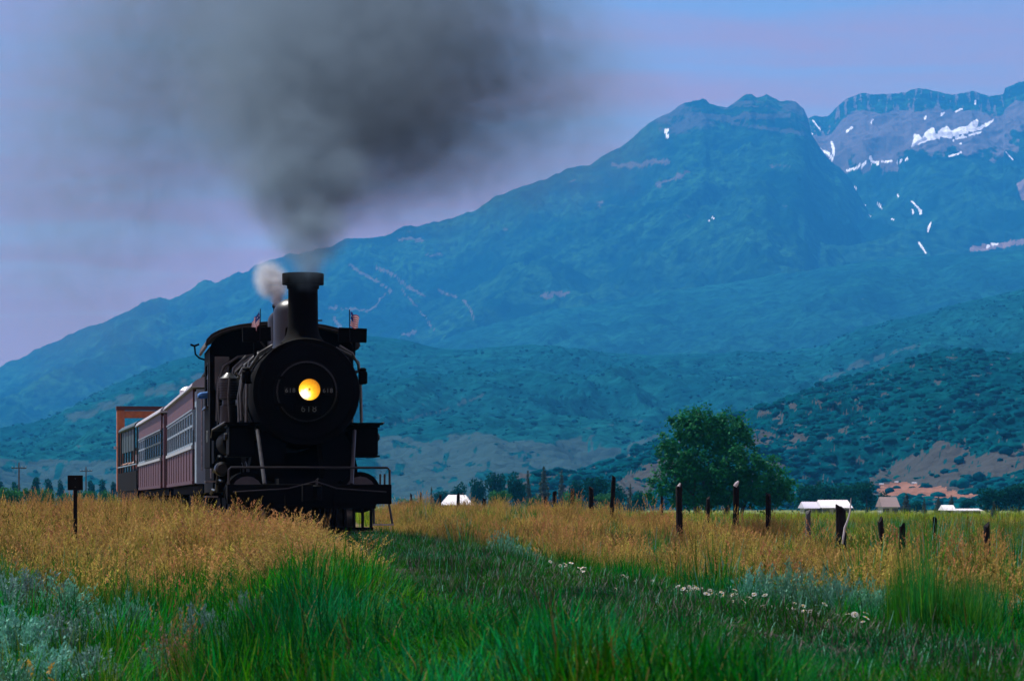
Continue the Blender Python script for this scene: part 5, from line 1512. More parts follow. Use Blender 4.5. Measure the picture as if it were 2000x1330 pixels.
def coach(name, label, Y0, X0, slope, L, nwin, style):
    loc, rz = place(Y0, X0, slope)
    t = thing(name, label, 'passenger coach', loc, rz, 'passenger coaches of the train')
    Wd = 1.48
    # underframe and trucks
    MB().box(-1.25, 1.25, 0.3, L - 0.3, 0.86, 1.08).build('underframe', M['under'], t)
    truck(t, 2.6, 0.46); truck(t, L - 2.6, 0.46)
    bx = MB(); bx.box(-1.15, -0.4, L * 0.38, L * 0.52, 0.45, 0.858); bx.box(0.3, 1.1, L * 0.5, L * 0.66, 0.5, 0.858); bx.build('battery_box', M['under'], t)
    v0, v1 = 1.0, L - 1.0     # body between the end vestibules
    MB().box(-Wd + 0.06, Wd - 0.06, v0 + 0.05, v1 - 0.05, 1.10, 3.62).build('body_core', M['glass'], t)
    for s in (-1, 1):
        xo, xi = s * Wd, s * (Wd - 0.055)
        x = sorted((xo, xi))
        lower = MB(); lower.box(*x, v0, v1, 1.10, 2.02); lo_ = lower.build('side_panel', M['maroon'], t)
        bs = MB().box(*sorted((xo, s * (Wd + 0.018))), v0, v0 + 0.14, 1.20, 2.00).mesh('batten', M['maroon_dark'])
        nb = 11
        for k in range(nb):
            b = link('batten', bs, lo_); b.location = (0, (v1 - v0 - 0.14) * k / (nb - 1), 0)
        MB().box(*sorted((xo, s * (Wd + 0.02))), v0, v1, 1.10, 1.18).build('sill_rail', M['maroon_dark'], lo_)
        MB().box(*sorted((s * (Wd - 0.055), s * (Wd + 0.045))), v0 - 0.02, v1 + 0.02, 2.022, 2.11).build('belt_rail', M['palegrey'], t)
        lb = MB(); lb.box(*x, v0, v1, 3.05, 3.62); lb.build('letterboard', M['maroon'], t)
        MB().box(*sorted((xo, s * (Wd + 0.03))), v0, v1, 3.03, 3.065).build('window_hood', M['bluegrey'], t)
        # windows: pillars, sashes
        pitch = (v1 - v0) / nwin
        wm = MB().box(*sorted((s * (Wd - 0.03), s * (Wd - 0.022))), 0.10, pitch - 0.10, 2.18, 3.0).mesh('window', M['glass'])
        sash = MB()
        sx = sorted((s * (Wd - 0.021), s * (Wd + 0.006)))
        sash.box(*sx, 0.08, 0.15, 2.13, 3.02); sash.box(*sx, pitch - 0.15, pitch - 0.08, 2.13, 3.02); sash.box(*sx, 0.151, pitch - 0.151, 2.13, 2.19); sash.box(*sx, 0.151, pitch - 0.151, 2.96, 3.02)
        sash.box(*sx, 0.151, pitch - 0.151, 2.60, 2.66)
        fm = M['bluegrey'] if style == 'pale' else M['canopy']
        sm = sash.mesh('sash', fm)
        pm = MB().box(*sorted((xo, s * (Wd - 0.055))), -0.08, 0.08, 2.111, 3.049).mesh('pillar', M['bluegrey'])
        for k in range(nwin):
            last = (style != 'pale' and k >= nwin * 0.62)
            w = link('window', wm, t); w.location = (0, v0 + k * pitch, 0)
            q = link('sash', sash.mesh('sash', M['bluegrey']) if last else sm, w)
            if style == 'pale' or last:
                p_ = link('pillar', pm, t); p_.location = (0, v0 + max(0.08, k * pitch), 0)
        p_ = link('pillar', pm, t); p_.location = (0, v1 - 0.08, 0)
        # end doors beside the vestibules
        for (ya, yb) in ((0.12, 0.98), (L - 0.98, L - 0.12)):
            dm = MB(); dm.box(*sorted((s * (Wd - 0.10), s * (Wd - 0.05))), ya, yb, 1.12, 3.5); d = dm.build('vestibule_door', M['bluegrey'] if style == 'pale' else M['maroon_dark'], t)
            MB().box(*sorted((s * (Wd - 0.049), s * (Wd - 0.04))), ya + 0.2, yb - 0.2, 2.2, 3.1).build('pane', M['glass'], d)
            MB().tube([(s * (Wd + 0.03), ya + 0.04, 1.3), (s * (Wd + 0.03), ya + 0.04, 2.5)], 0.018, 6).build('grab_rail', M['oily'], t)
            for z in (0.45, 0.75):
                MB().box(*sorted((s * 1.1, s * 1.44)), ya + 0.1, yb - 0.1, z, z + 0.04).build('step', M['under'], t)
    # ends
    for (ya, yb, sg) in ((0.0, 0.10, -1), (L - 0.10, L, 1)):
        e = MB(); e.box(-Wd + 0.05, -0.42, ya, yb, 1.10, 3.55); e.box(0.42, Wd - 0.05, ya, yb, 1.10, 3.55); e.box(-0.419, 0.419, ya, yb, 3.1, 3.55)
        eo = e.build('end_wall', M['bluegrey'] if style == 'pale' else M['maroon'], t)
        MB().box(-0.40, 0.40, ya + 0.03, yb - 0.03, 1.12, 3.09).build('end_door', M['maroon_dark'], eo)
    # roof: arched lower deck and clerestory
    rp = [(1.56, 3.625)]
    for a in np.linspace(0.15, 1.0, 6):
        rp.append((0.62 + 0.94 * math.cos(a * math.pi / 2) , 3.63 + 0.32 * math.sin(a * math.pi / 2)))
    rp2 = rp + [(-x, z) for x, z in reversed(rp)]
    ro = MB(); ro.prism(rp2, -0.05, L + 0.05); r_o = ro.build('roof', M['roofgrey'], t, True)
    MB().box(-1.58, 1.58, -0.06, L + 0.06, 3.595, 3.622).build('eave', M['palegrey'], r_o)
    cl = MB(); cp_ = [(0.60, 3.952), (0.60, 4.14), (0.66, 4.15), (0.45, 4.24), (0, 4.28), (-0.45, 4.24), (-0.66, 4.15), (-0.60, 4.14), (-0.60, 3.952)]
    cl.prism(cp_, 0.5, L - 0.5); c_o = cl.build('clerestory', M['roofgrey'], r_o)
    for s in (-1, 1):
        dk = MB()
        for k in range(int(L / 1.1) - 1):
            y = 1.0 + k * 1.1
            dk.box(*sorted((s * 0.601, s * 0.61)), y, y + 0.7, 3.99, 4.11)
        dk.build('clerestory_light', M['glass'], r_o)
    return t, r_o


c1, r1 = coach('passenger_coach', 'first coach behind the locomotive, maroon with pale window frames', 77.0, (382 - CX) / F * 77.0 + 1.46, 0.155, 19.6, 11, 'pale')
bx = MB(); bx.prism([(-1.05, 3.9), (0.3, 4.0), (0.2, 4.72), (-0.55, 4.72)], 8.0, 10.2); bx.build('roof_vent', M['under'], r1)
MB().box(-0.75, -0.2, 2.4, 3.6, 4.10, 4.62).build('roof_vent', M['under'], r1)
c2, r2 = coach('passenger_coach', 'second coach behind the locomotive, maroon with dark screened windows', 98.3, (319 - CX) / F * 98.3 + 1.46, 0.170, 19.2, 10, 'dark')
ch_ = MB(); ch_.lathe([(0.16, 0), (0.16, 0.30), (0.28, 0.34), (0.28, 0.52), (0.16, 0.62), (0.05, 0.66)], 16, 'z', (-0.35, 5.0, 4.0)); ch_.build('smoke_jack', M['silver'], r2, True)
for y in (9.0, 12.0, 15.0):
    MB().box(-0.95, -0.80, y, y + 0.25, 3.86, 4.05).build('roof_vent', M['under'], r2)

# open excursion car at the tail with an orange end frame
loc, rz = place(119.2, (268 - CX) / F * 119.2 + 1.45, 0.190)
ocar = thing('excursion_car', 'open excursion car at the tail, orange end frame over a dark canopy', 'railcar', loc, rz)
OL = 14.0
MB().box(-1.45, 1.45, 0, OL, 0.75, 1.10).build('car_floor', M['under'], ocar)
truck(ocar, 2.2, 0.46); truck(ocar, OL - 2.2, 0.46)
ef = MB()
for s in (-1, 1): ef.box(*sorted((s * 1.16, s * 1.5)), OL - 0.45, OL, 1.102, 4.75)
ef.box(-1.16, 1.16, OL - 0.42, OL - 0.02, 4.40, 4.72); ef.box(-1.16, 1.16, OL - 0.40, OL - 0.05, 1.102, 1.5)
ef_o = ef.build('end_frame', M['orange'], ocar, bevel=0.02)
MB().box(-1.53, 1.53, OL - 0.50, OL + 0.03, 4.752, 4.92).build('frame_cap', M['maroon_dark'], ef_o)
MB().box(-1.64, -1.50, OL - 0.6, OL - 0.5, 3.0, 3.12).build('lamp_bracket', M['silver'], ef_o)
for s in (-1, 1):
    MB().box(*sorted((s * 1.40, s * 1.47)), 0.1, OL - 0.5, 1.102, 1.9).build('side_board', M['under'], ocar)
    MB().tube([(s * 1.46, 0.1, 2.16), (s * 1.46, OL - 0.5, 2.16)], 0.03, 6).build('guard_rail', M['bluegrey'], ocar)
    for k in range(8):
        y = 0.2 + k * (OL - 0.9) / 7
        MB().box(*sorted((s * 1.38, s * 1.46)), y, y + 0.08, 1.902, 3.7).build('canopy_post', M['canopy'], ocar)
    MB().box(*sorted((s * 1.40, s * 1.44)), 2.4, OL - 3.4, 2.75, 3.7).build('side_curtain', M['canopy'], ocar)
can = [(1.56, 3.70)] + [(1.56 * math.cos(a), 3.70 + 0.42 * math.sin(a)) for a in np.linspace(0.2, math.pi - 0.2, 11)] + [(-1.56, 3.70)]
can += [(x * 0.97, z - 0.06) for x, z in reversed(can)]
MB().prism(can, 0.0, OL - 2.4).build('canopy', M['canopy'], ocar, True)


def ocar_pt(x, y, z):
    c, s = math.cos(rz), math.sin(rz)
    return (loc[0] + c * x - s * y, loc[1] + s * x + c * y, RAIL_Z + z)


for i, (x, y, sh, lab) in enumerate([(-1.12, 3.2, M['shirt_white'], 'passenger in a white shirt leaning on the rail of the open car, nearest the coach'),
                                     (-1.12, 6.4, M['shirt_red'], 'passenger in a red shirt at the rail of the open car, nearer the orange frame'),
                                     (-1.10, 4.5, M['shirt_red'], 'passenger in a red shirt right behind the white shirted one on the open car')]):
    standing_person(lab, ocar_pt(x, y, 1.10), rz + R(-72 - 10 * i), sh, M['denim'], 0.12 + 0.08 * (i == 0), 0.36, 'passengers on the open car')

# ------------------------------------------------------------------ sign on a post
sx, sy, _ = P(147, 1040, 46.0)
gz = float(ground_z(sx, sy))
sg = thing('trackside_sign', 'dark square sign on a post in the golden grass at the left', 'sign', (sx, sy, gz), R(6))
ztop = H + (CY - 928) / F * sy - gz; zbot = H + (CY - 957) / F * sy - gz
MB().box(-0.030, 0.030, 0.0, 0.06, -0.4, ztop - 0.02).build('post', M['sign_dark'], sg, bevel=0.006)
MB().box(-0.118, 0.118, -0.022, -0.002, zbot, ztop).build('panel', M['sign_dark'], sg, bevel=0.006)
for z in (zbot + 0.05, ztop - 0.05):
    MB().lathe([(0.012, -0.006), (0.012, 0.0)], 6, 'y', (0, -0.0225, z)).build('bolt', M['oily'], sg)


# ------------------------------------------------------------------ fence posts
def fence_post(px, top, wpx, Y, lean, label, style='dark', sink=0.0):
    X = (px - CX) / F * Y
    zb = float(ground_z(X, Y)); h = H + (CY - top) / F * Y - zb
    w = wpx * 0.82 / F * Y / 2
    rr = random.Random(int(px))
    n = 9
    vs = []; fs = []
    rows = 7
    for j in range(rows):
        t = j / (rows - 1)
        for k in range(n):
            a = 2 * math.pi * k / n
            q = w * (1.08 - 0.14 * t) * (1 + 0.10 * math.sin(3 * a + px) + rr.uniform(-0.06, 0.06))
            z = -0.4 + (h + 0.4) * t
            if j == rows - 1: z += 0.05 * math.sin(a + px) + rr.uniform(-0.02, 0.03)
            vs.append((q * math.cos(a) + lean * max(z, 0) + rr.uniform(-.003, .003), q * math.sin(a), z))
    for j in range(rows - 1):
        for k in range(n):
            fs.append((j * n + k, j * n + (k + 1) % n, (j + 1) * n + (k + 1) % n, (j + 1) * n + k))
    fs.append(tuple((rows - 1) * n + k for k in range(n)))
    fs.append(tuple(reversed(range(n))))
    mb = MB(); mb.add(vs, fs)
    o = mb.build('fence_post', M['wood'] if style == 'dark' else M['wood_blue'], None)
    o.location = (X, Y, zb)
    meta(o, label, 'fence post', 'old fence posts along the right of the line')
    return o, h


posts = [(1930, 1026, 15, 44, -0.03, 'rightmost short dark fence post', 'dark'), (1826, 1015, 12, 49, 0.0, 'dark fence post, second from the right edge', 'dark'), (1762, 1030, 16, 40, 0.0, 'low broken post hidden in seed heads right of the leaning one', 'dark'), (1729, 1016, 13, 48, -0.09, 'dark fence post leaning left, between the thick post and the broken one', 'dark'),
         (1645, 991, 25, 52, -0.02, 'thickest dark fence post, with a pale bent stick beside it', 'dark'), (1578, 1000, 13, 58, 0.0, 'grey weathered post just left of the thickest one', 'blue'), (1501, 966, 13, 64, 0.0, 'fence post before the right part of the big tree', 'dark'), (1437, 948, 15, 68, 0.01, 'tall post with a pale splintered top before the big tree', 'dark'),
         (1383, 972, 9, 82, 0.0, 'thin post in front of the big tree trunk', 'dark'), (1327, 948, 16, 74, -0.01, 'tall dark post before the left part of the big tree', 'dark'), (1293, 970, 7, 100, 0.0, 'thin short post at the left edge of the big tree', 'dark'), (1192, 931, 11, 86, 0.06, 'tallest thin post leaning right, left of the big tree', 'dark'),
         (1155, 953, 12, 90, 0.0, 'dark post just left of the tallest leaning post', 'dark'), (1118, 957, 11, 96, 0.0, 'dark post, second left of the tallest leaning post', 'dark'), (1083, 961, 10, 104, 0.0, 'rough dark post, third left of the tallest leaning post', 'dark'), (1066, 972, 8, 108, 0.0, 'short post at the left foot of the rough dark one', 'dark'),
         (967, 976, 7, 128, 0.0, 'short post between the white barn and the rough dark one', 'dark'), (946, 975, 9, 126, 0.0, 'short thick post just right of the white barn', 'dark'), (895, 967, 8, 124, 0.0, 'dark post standing before the white roof near the locomotive', 'dark'), (860, 967, 6, 140, 0.0, 'thin post at the left edge of the white roof', 'dark'),
         (822, 962, 5, 150, 0.0, 'thin far post, second from the locomotive', 'dark'), (803, 965, 5, 155, 0.0, 'thin far post nearest the locomotive', 'dark')]
for p in posts:
    o, h = fence_post(*p)
    if p[0] == 1437:
        MB().tube([(-0.02, -0.05, h - 0.02), (0.02, -0.06, h + 0.05), (0.06, -0.05, h + 0.10)], [0.05, 0.045, 0.02], 7).build('pale_splinter', M['wood_white'], o, True)
    if p[0] == 1327:
        MB().tube([(-0.02, -0.05, h - 0.02), (0.02, -0.05, h + 0.06)], [0.04, 0.015], 7).build('pale_splinter', M['wood_white'], o, True)
sxp, syp, szp = P(1647, 1042, 51.4)
st_ = MB().tube([Vector(P(1645, 1062, 51.4)), Vector(P(1650, 1030, 51.4)), Vector(P(1657, 1012, 51.4)), Vector(P(1660, 1000, 51.4)), Vector(P(1662, 972, 51.4))], [0.018, 0.020, 0.016, 0.014, 0.006], 7).build('bent_stick', M['wood_white'], None, True)
meta(st_, 'pale bent stick leaning against the thickest fence post', 'stick')

# ------------------------------------------------------------------ grasses
def ribbon(mb_v, mb_f, base, d, h, w, bend, nseg=3, mi=0, mis=None, tip=0.15):
    """A tapering blade."""
    b = len(mb_v)
    side = Vector((-d[1], d[0], 0)).normalized()
    for i in range(nseg + 1):
        t = i / nseg
        off = Vector((d[0], d[1], 0)) * (bend * t * t)
        p = Vector(base) + off + Vector((0, 0, h * t * (1 - 0.12 * bend / max(h, .01) * t)))
        ww = w * (1 - t * (1 - tip))
        mb_v.append(p - side * ww); mb_v.append(p + side * ww)
    for i in range(nseg):
        mb_f.append((b + 2 * i, b + 2 * i + 1, b + 2 * i + 3, b + 2 * i + 2)); mis.append(mi)
    return Vector(base) + Vector((d[0], d[1], 0)) * bend + Vector((0, 0, h * (1 - 0.12 * bend / max(h, .01))))


def clump(name, seed, n, rad, hmin, hmax, w, bend, mats, heads=0, head_mi=1, nseg=3, mix=None, head_len=0.13):
    r = random.Random(seed)
    V = []; Fc = []; MI = []
    for k in range(n):
        a = r.uniform(0, 6.283); q = rad * math.sqrt(r.random())
        base = (q * math.cos(a), q * math.sin(a), -0.03)
        a2 = a + r.uniform(-1.2, 1.2)
        d = (math.cos(a2), math.sin(a2))
        h = r.uniform(hmin, hmax)
        mi = 0 if mix is None else (r.choices(range(len(mix)), mix)[0])
        is_head = k < heads
        tip = ribbon(V, Fc, base, d, h * (1.0 if not is_head else 1.12), w * (0.45 if is_head else 1), r.uniform(0.2, 1.0) * bend, nseg, mi, MI, 0.35 if is_head else 0.12)
        if is_head:
            m = 11
            ph = r.uniform(0.7, 1.25) * head_len
            for j in range(m):
                t = j / (m - 1)
                c = tip + Vector((d[0] * 0.05 * t * t, d[1] * 0.05 * t * t, ph * (t - 0.75)))
                sp = 0.020 * (1 - t * 0.75)
                c = c + Vector((r.uniform(-sp, sp), r.uniform(-sp, sp), 0))
                s = r.uniform(0.005, 0.011)
                u = Vector((r.uniform(-1, 1), r.uniform(-1, 1), r.uniform(0.4, 1.6))).normalized() * s * 1.9
                v = u.cross(Vector((r.uniform(-1, 1), r.uniform(-1, 1), 0.2))).normalized() * s * 0.8
                b = len(V)
                V.extend([c - u, c + v, c + u, c - v]); Fc.append((b, b + 1, b + 2, b + 3)); MI.append(head_mi)
    me = np_mesh(name, np.array([tuple(p) for p in V]), np.array(Fc), mats, False, None, MI)
    return proto(me, name)


G_green = [clump('green_tuft', 200 + i, 40, 0.20, 0.12, 0.36, 0.0085, 0.24, [M['grass'], M['grass_dark'], M['olive'], M['straw']], mix=[6, 3, 0.4, 0.10]) for i in range(4)]
G_dry = [clump('dry_tuft', 300 + i, 40, 0.20, 0.42, 0.74, 0.0045, 0.14, [M['straw'], M['seed'], M['olive']], heads=20, head_mi=1, mix=[5, 0.5, 2.2]) for i in range(4)]
G_dry += [clump('russet_tuft', 330 + i, 36, 0.20, 0.45, 0.78, 0.0045, 0.16, [M['straw'], M['seed_red'], M['olive']], heads=20, head_mi=1, mix=[4, 1.0, 2.5]) for i in range(2)]
G_olive = [clump('olive_tuft', 350 + i, 44, 0.20, 0.25, 0.5, 0.0055, 0.16, [M['olive'], M['grass'], M['straw']], mix=[4, 3, 1.5], heads=4, head_mi=2) for i in range(3)]
G_short = [clump('short_tuft', 370 + i, 34, 0.20, 0.05, 0.15, 0.006, 0.10, [M['grass_dark'], M['grass'], M['twig'], M['sage']], mix=[6, 0.5, 2.2, 0.3]) for i in range(3)]  # mostly dark blades: the track strip's shade is put into the mix
G_tall = [clump('tall_tuft', 390 + i, 60, 0.22, 0.55, 0.95, 0.0075, 0.22, [M['grass_tall'], M['grass'], M['olive']], mix=[6, 2, 0.8]) for i in range(3)]
G_far = [clump('field_tuft', 420 + i, 26, 0.45, 0.25, 0.5, 0.014, 0.2, [M['meadow'], M['olive'], M['straw']], mix=[6, 2, 1], nseg=2) for i in range(3)]


def spread(name, protos, area, dens, sc, seed, weight=None, zscale=(0.85, 1.2)):
    """Plants over area = (y0, y1, pxa, pxb), dens per square metre, kept where weight(px, X, Y, d) says so."""
    r = np.random.default_rng(seed)
    y0, y1, pa, pb = area
    A = (pb - pa) / F * (y1 ** 2 - y0 ** 2) / 2
    n = int(A * dens)
    Y = np.sqrt(r.uniform(y0 ** 2, y1 ** 2, n))
    X = (r.uniform(pa, pb, n) - CX) / F * Y
    d = X - track_x(Y)
    px = CX + X / Y * F
    w = weight(px, X, Y, d) if weight else np.ones(n)
    k = r.random(n) < w
    X, Y = X[k], Y[k]
    n = len(X)
    Z = ground_z(X, Y)
    s = r.uniform(sc[0], sc[1], n)
    hz_ = np.clip(1 + 1.5 * fbm(X * 0.9, Y * 0.55, 4, 21), 0.5, 1.55)
    hz_ = hz_ * np.where((d[k] > -2.9) & (d[k] < -0.8) & (Y > 17) & (px[k] > 740), 0.55, 1.0) * np.where((d[k] > -4.2) & (d[k] < -0.3) & (px[k] > 400) & (px[k] < 780) & (Y > 30), np.interp(px[k], [400, 520, 700], [0.9, 0.66, 0.45]), 1.0)
    S = np.stack([s, s, s * r.uniform(*zscale, n) * hz_], -1)
    return scatter(name, protos, np.stack([X, Y, Z], -1), r.uniform(0, 6.28, n), S, r.integers(0, len(protos), n), tilt=r.normal(0, 0.07, (n, 2)))


def patch(X, Y, sc, seed):
    return fbm(X * sc, Y * sc * 0.8, 3, seed)


def gold_left(px, X, Y, d):
    edge = np.interp(px, [0, 150, 320, 480, 620, 720, 760, 800], [46, 38, 35, 35, 33, 33, 44, 60])
    p = patch(X, Y, 0.45, 7)
    w = sstep(edge - 7, edge + 6, Y + p * 16 + 5 * fbm(X * 1.7, Y * 1.2, 2, 77)) * (d < -0.6) * np.where((d > -1.6) & (Y > 52.5), 0, 1)
    w = w * np.clip(0.55 + 1.7 * patch(X, Y, 0.9, 61), 0.12, 1)
    w = w * np.where(px < 190, 0.55 + 0.5 * (p > 0.05), 1)
    return w


def fence_y(px):
    return np.interp(px, [700, 900, 1192, 1437, 1645, 1930, 2100], [150, 124, 88, 70, 54, 45, 42])


def gold_right(px, X, Y, d):
    p = patch(X, Y, 0.5, 9)
    dd = d + p * 1.1
    return sstep(2.5, 4.0, dd) * (0.35 + 0.65 * sstep(-0.25, 0.15, patch(X, Y, 0.2, 12))) * np.clip(0.6 + 1.7 * patch(X, Y, 0.9, 62), 0.15, 1) * (1 - 0.92 * sstep(np.where(px > 1600, -9, 2), np.where(px > 1600, -1, 8), Y - fence_y(px)))


# foreground sward between the camera and the line
spread('green_grass', G_green, (11.5, 46, -60, 2060), 28, (0.85, 1.35), 1, lambda px, X, Y, d: (d < -1.0) * (1 - sstep(-4, 9, Y - np.interp(px, [0, 150, 320, 480, 620, 740, 800], [40, 33, 33, 33, 32, 36, 50]))) * np.clip(0.62 + 1.9 * patch(X, Y, 0.8, 2), 0.06, 1) * np.where((px < 420) & (Y < 33), 0.22, 1))
G_yel = [clump('yellow_green_tuft', 450 + i, 40, 0.20, 0.12, 0.34, 0.006, 0.16, [M['olive'], M['grass'], M['grass_dark']], mix=[3, 4, 1]) for i in range(3)]
spread('green_grass', G_yel, (11.5, 40, -60, 2060), 4, (0.8, 1.2), 2, lambda px, X, Y, d: (d < -1.2) * (patch(X, Y, 0.5, 4) > 0.0))
spread('green_grass', G_green, (16, 70, 600, 2060), 34, (0.75, 1.15), 3, lambda px, X, Y, d: sstep(2.0, 2.5, d) * (1 - sstep(2.4, 4.2, d + patch(X, Y, 0.5, 9) * 1.1)))
spread('green_grass', G_green, (6.0, 21, 1000, 2080), 50, (0.8, 1.05), 41, lambda px, X, Y, d: (d > -2.6) * (d < -0.83) * (0.9 + 0 * d), zscale=(0.6, 0.85))
spread('green_grass', G_green, (6.0, 17, 1000, 2080), 22, (0.45, 0.65), 42, lambda px, X, Y, d: (np.abs(d) < 0.66) * 1.0)
spread('track_weeds', G_short, (14, 60, 600, 2060), 30, (0.8, 1.4), 43, lambda px, X, Y, d: (d > 0.95) * (d < 2.4) * 1.0)
spread('track_weeds', G_short, (10, 50, 600, 2060), 70, (0.8, 1.3), 46, lambda px, X, Y, d: (d > 0.42) * (d < 0.71) * 0.9)
spread('track_weeds', G_short, (10, 30, 700, 2060), 22, (0.7, 1.3), 47, lambda px, X, Y, d: (np.abs(d) < 1.4) * 1.0)
spread('track_weeds', G_short, (8, 53, 500, 2060), 24, (0.55, 1.1), 4, lambda px, X, Y, d: (np.abs(d) < 1.5) * np.clip(0.65 + patch(X, Y, 0.7, 6) * 2, 0.1, 1))
# golden seed grass
spread('dry_grass', G_dry, (14, 36, -60, 1200), 0.45, (0.6, 0.95), 51, lambda px, X, Y, d: (d < -1.5) * (px < 620) * np.clip(0.2 + 2 * patch(X, Y, 0.4, 33), 0, 1))
spread('dry_grass', G_dry, (30, 78, -60, 820), 26, (0.8, 1.2), 5, gold_left, zscale=(0.55, 0.85))
spread('dry_grass', G_dry, (17, 140, 740, 2060), 15, (0.7, 1.1), 6, gold_right, zscale=(0.48, 0.78))
spread('dry_grass', G_dry, (50, 140, 740, 1560), 12, (0.75, 1.1), 52, lambda px, X, Y, d: (d > 3) * (np.abs(Y - fence_y(px)) < 4), zscale=(0.7, 1.05))
spread('dry_grass', G_dry, (78, 130, -60, 800), 7, (0.7, 1.0), 7, lambda px, X, Y, d: (d < -1.8) * 1.0)
spread('olive_grass', G_olive, (24, 140, 740, 2060), 9, (0.8, 1.2), 8, lambda px, X, Y, d: (d > 2.4) * 0.8 * sstep(-0.15, 0.2, patch(X, Y, 0.22, 14)), zscale=(0.6, 1.0))
spread('field_grass', G_far, (40, 112, 1380, 2060), 7, (0.7, 1.1), 18, lambda px, X, Y, d: sstep(np.where(px > 1600, -8, 0), np.where(px > 1600, -1, 6), Y - fence_y(px)), zscale=(0.6, 0.95))
G_weed = [clump('leafy_weed', 470 + i, 60, 0.24, 0.30, 0.72, 0.011, 0.22, [M['grass_tall'], M['grass'], M['sage'], M['olive']], mix=[5, 3, 2, 2]) for i in range(3)]
spread('meadow_weeds', G_weed, (26, 130, 740, 2060), 3.5, (0.6, 1.1), 19, lambda px, X, Y, d: (d > 2.3) * sstep(0.02, 0.25, patch(X, Y, 0.6, 41)), zscale=(0.7, 1.0))
spread('meadow_weeds', G_weed, (34, 80, -60, 740), 5.0, (0.6, 1.0), 20, lambda px, X, Y, d: (d < -2.2) * sstep(0.02, 0.25, patch(X, Y, 0.6, 43)) * np.where(px < 330, 1, 0.4), zscale=(0.6, 0.95))
spread('olive_grass', G_olive, (34, 90, -60, 500), 9, (0.9, 1.3), 9, lambda px, X, Y, d: (d < -2.0) * np.where(px < 240, 1.0, 0.25) * sstep(-0.2, 0.1, patch(X, Y, 0.35, 15)))
spread('field_grass', G_far, (110, 300, -60, 2060), 0.55, (0.9, 1.6), 10, lambda px, X, Y, d: (np.abs(d) > 3))
# a few tall seed stems out of focus near the camera on the right
spread('tall_grass', G_tall, (20.2, 23.2, 1735, 1965), 34, (0.46, 0.66), 11, lambda px, X, Y, d: (d > 1.4) * sstep(0, 30, px - 1735) * sstep(0, 60, 1965 - px))


# ------------------------------------------------------------------ sagebrush and flowers
def sage_mesh(seed, leaf_m, n_br=46, leaves=34):
    r = random.Random(seed)
    V = []; Fc = []; MI = []
    for b in range(n_br):
        a = r.uniform(0, 6.283); el = r.uniform(0.45, 1.45)
        d = Vector((math.cos(a) * math.cos(el), math.sin(a) * math.cos(el), math.sin(el)))
        L_ = r.uniform(0.6, 1.0)
        tip = d * L_
        tip.z = tip.z * 0.85
        sd = d.cross(Vector((0.3, 0.2, 1))).normalized() * 0.008
        i = len(V); V.extend([-sd, sd, tip + sd * 0.3, tip - sd * 0.3]); Fc.append((i, i + 1, i + 2, i + 3)); MI.append(1)
        for k in range(leaves):
            t = 0.30 + 0.72 * (k / leaves) ** 0.8
            c = tip * t + Vector((r.gauss(0, 0.035), r.gauss(0, 0.035), r.gauss(0, 0.03)))
            u = (d * 0.6 + Vector((r.uniform(-1, 1), r.uniform(-1, 1), r.uniform(-0.3, 1)))).normalized() * r.uniform(0.036, 0.070)
            v = u.cross(Vector((r.uniform(-1, 1), r.uniform(-1, 1), r.uniform(-1, 1)))).normalized() * r.uniform(0.010, 0.018)
            i = len(V); V.extend([c - u * 0.6, c + v, c + u, c - v]); Fc.append((i, i + 1, i + 2, i + 3)); MI.append(0)
    return np_mesh('sagebrush', np.array([tuple(p) for p in V]), np.array(Fc), [leaf_m, M['twig']], False, None, MI)


SAGE = [sage_mesh(500 + i, M['sage']) for i in range(3)]
SAGE_G = [sage_mesh(520 + i, M['sage_grey']) for i in range(2)]
SAGE_D = [sage_mesh(540, M['sage_dead'], 34, 20)]


def bush(me, px, Y, w, h, label, X=None):
    X = (px - CX) / F * Y
    z = float(ground_z(X, Y))
    o = link('sagebrush', me)
    o.location = (X, Y, z - 0.02); o.rotation_euler = (0, 0, random.uniform(0, 6.28))
    o.scale = (w, w, h)
    meta(o, label, 'sagebrush', 'sagebrush plants in the meadow')
    return o


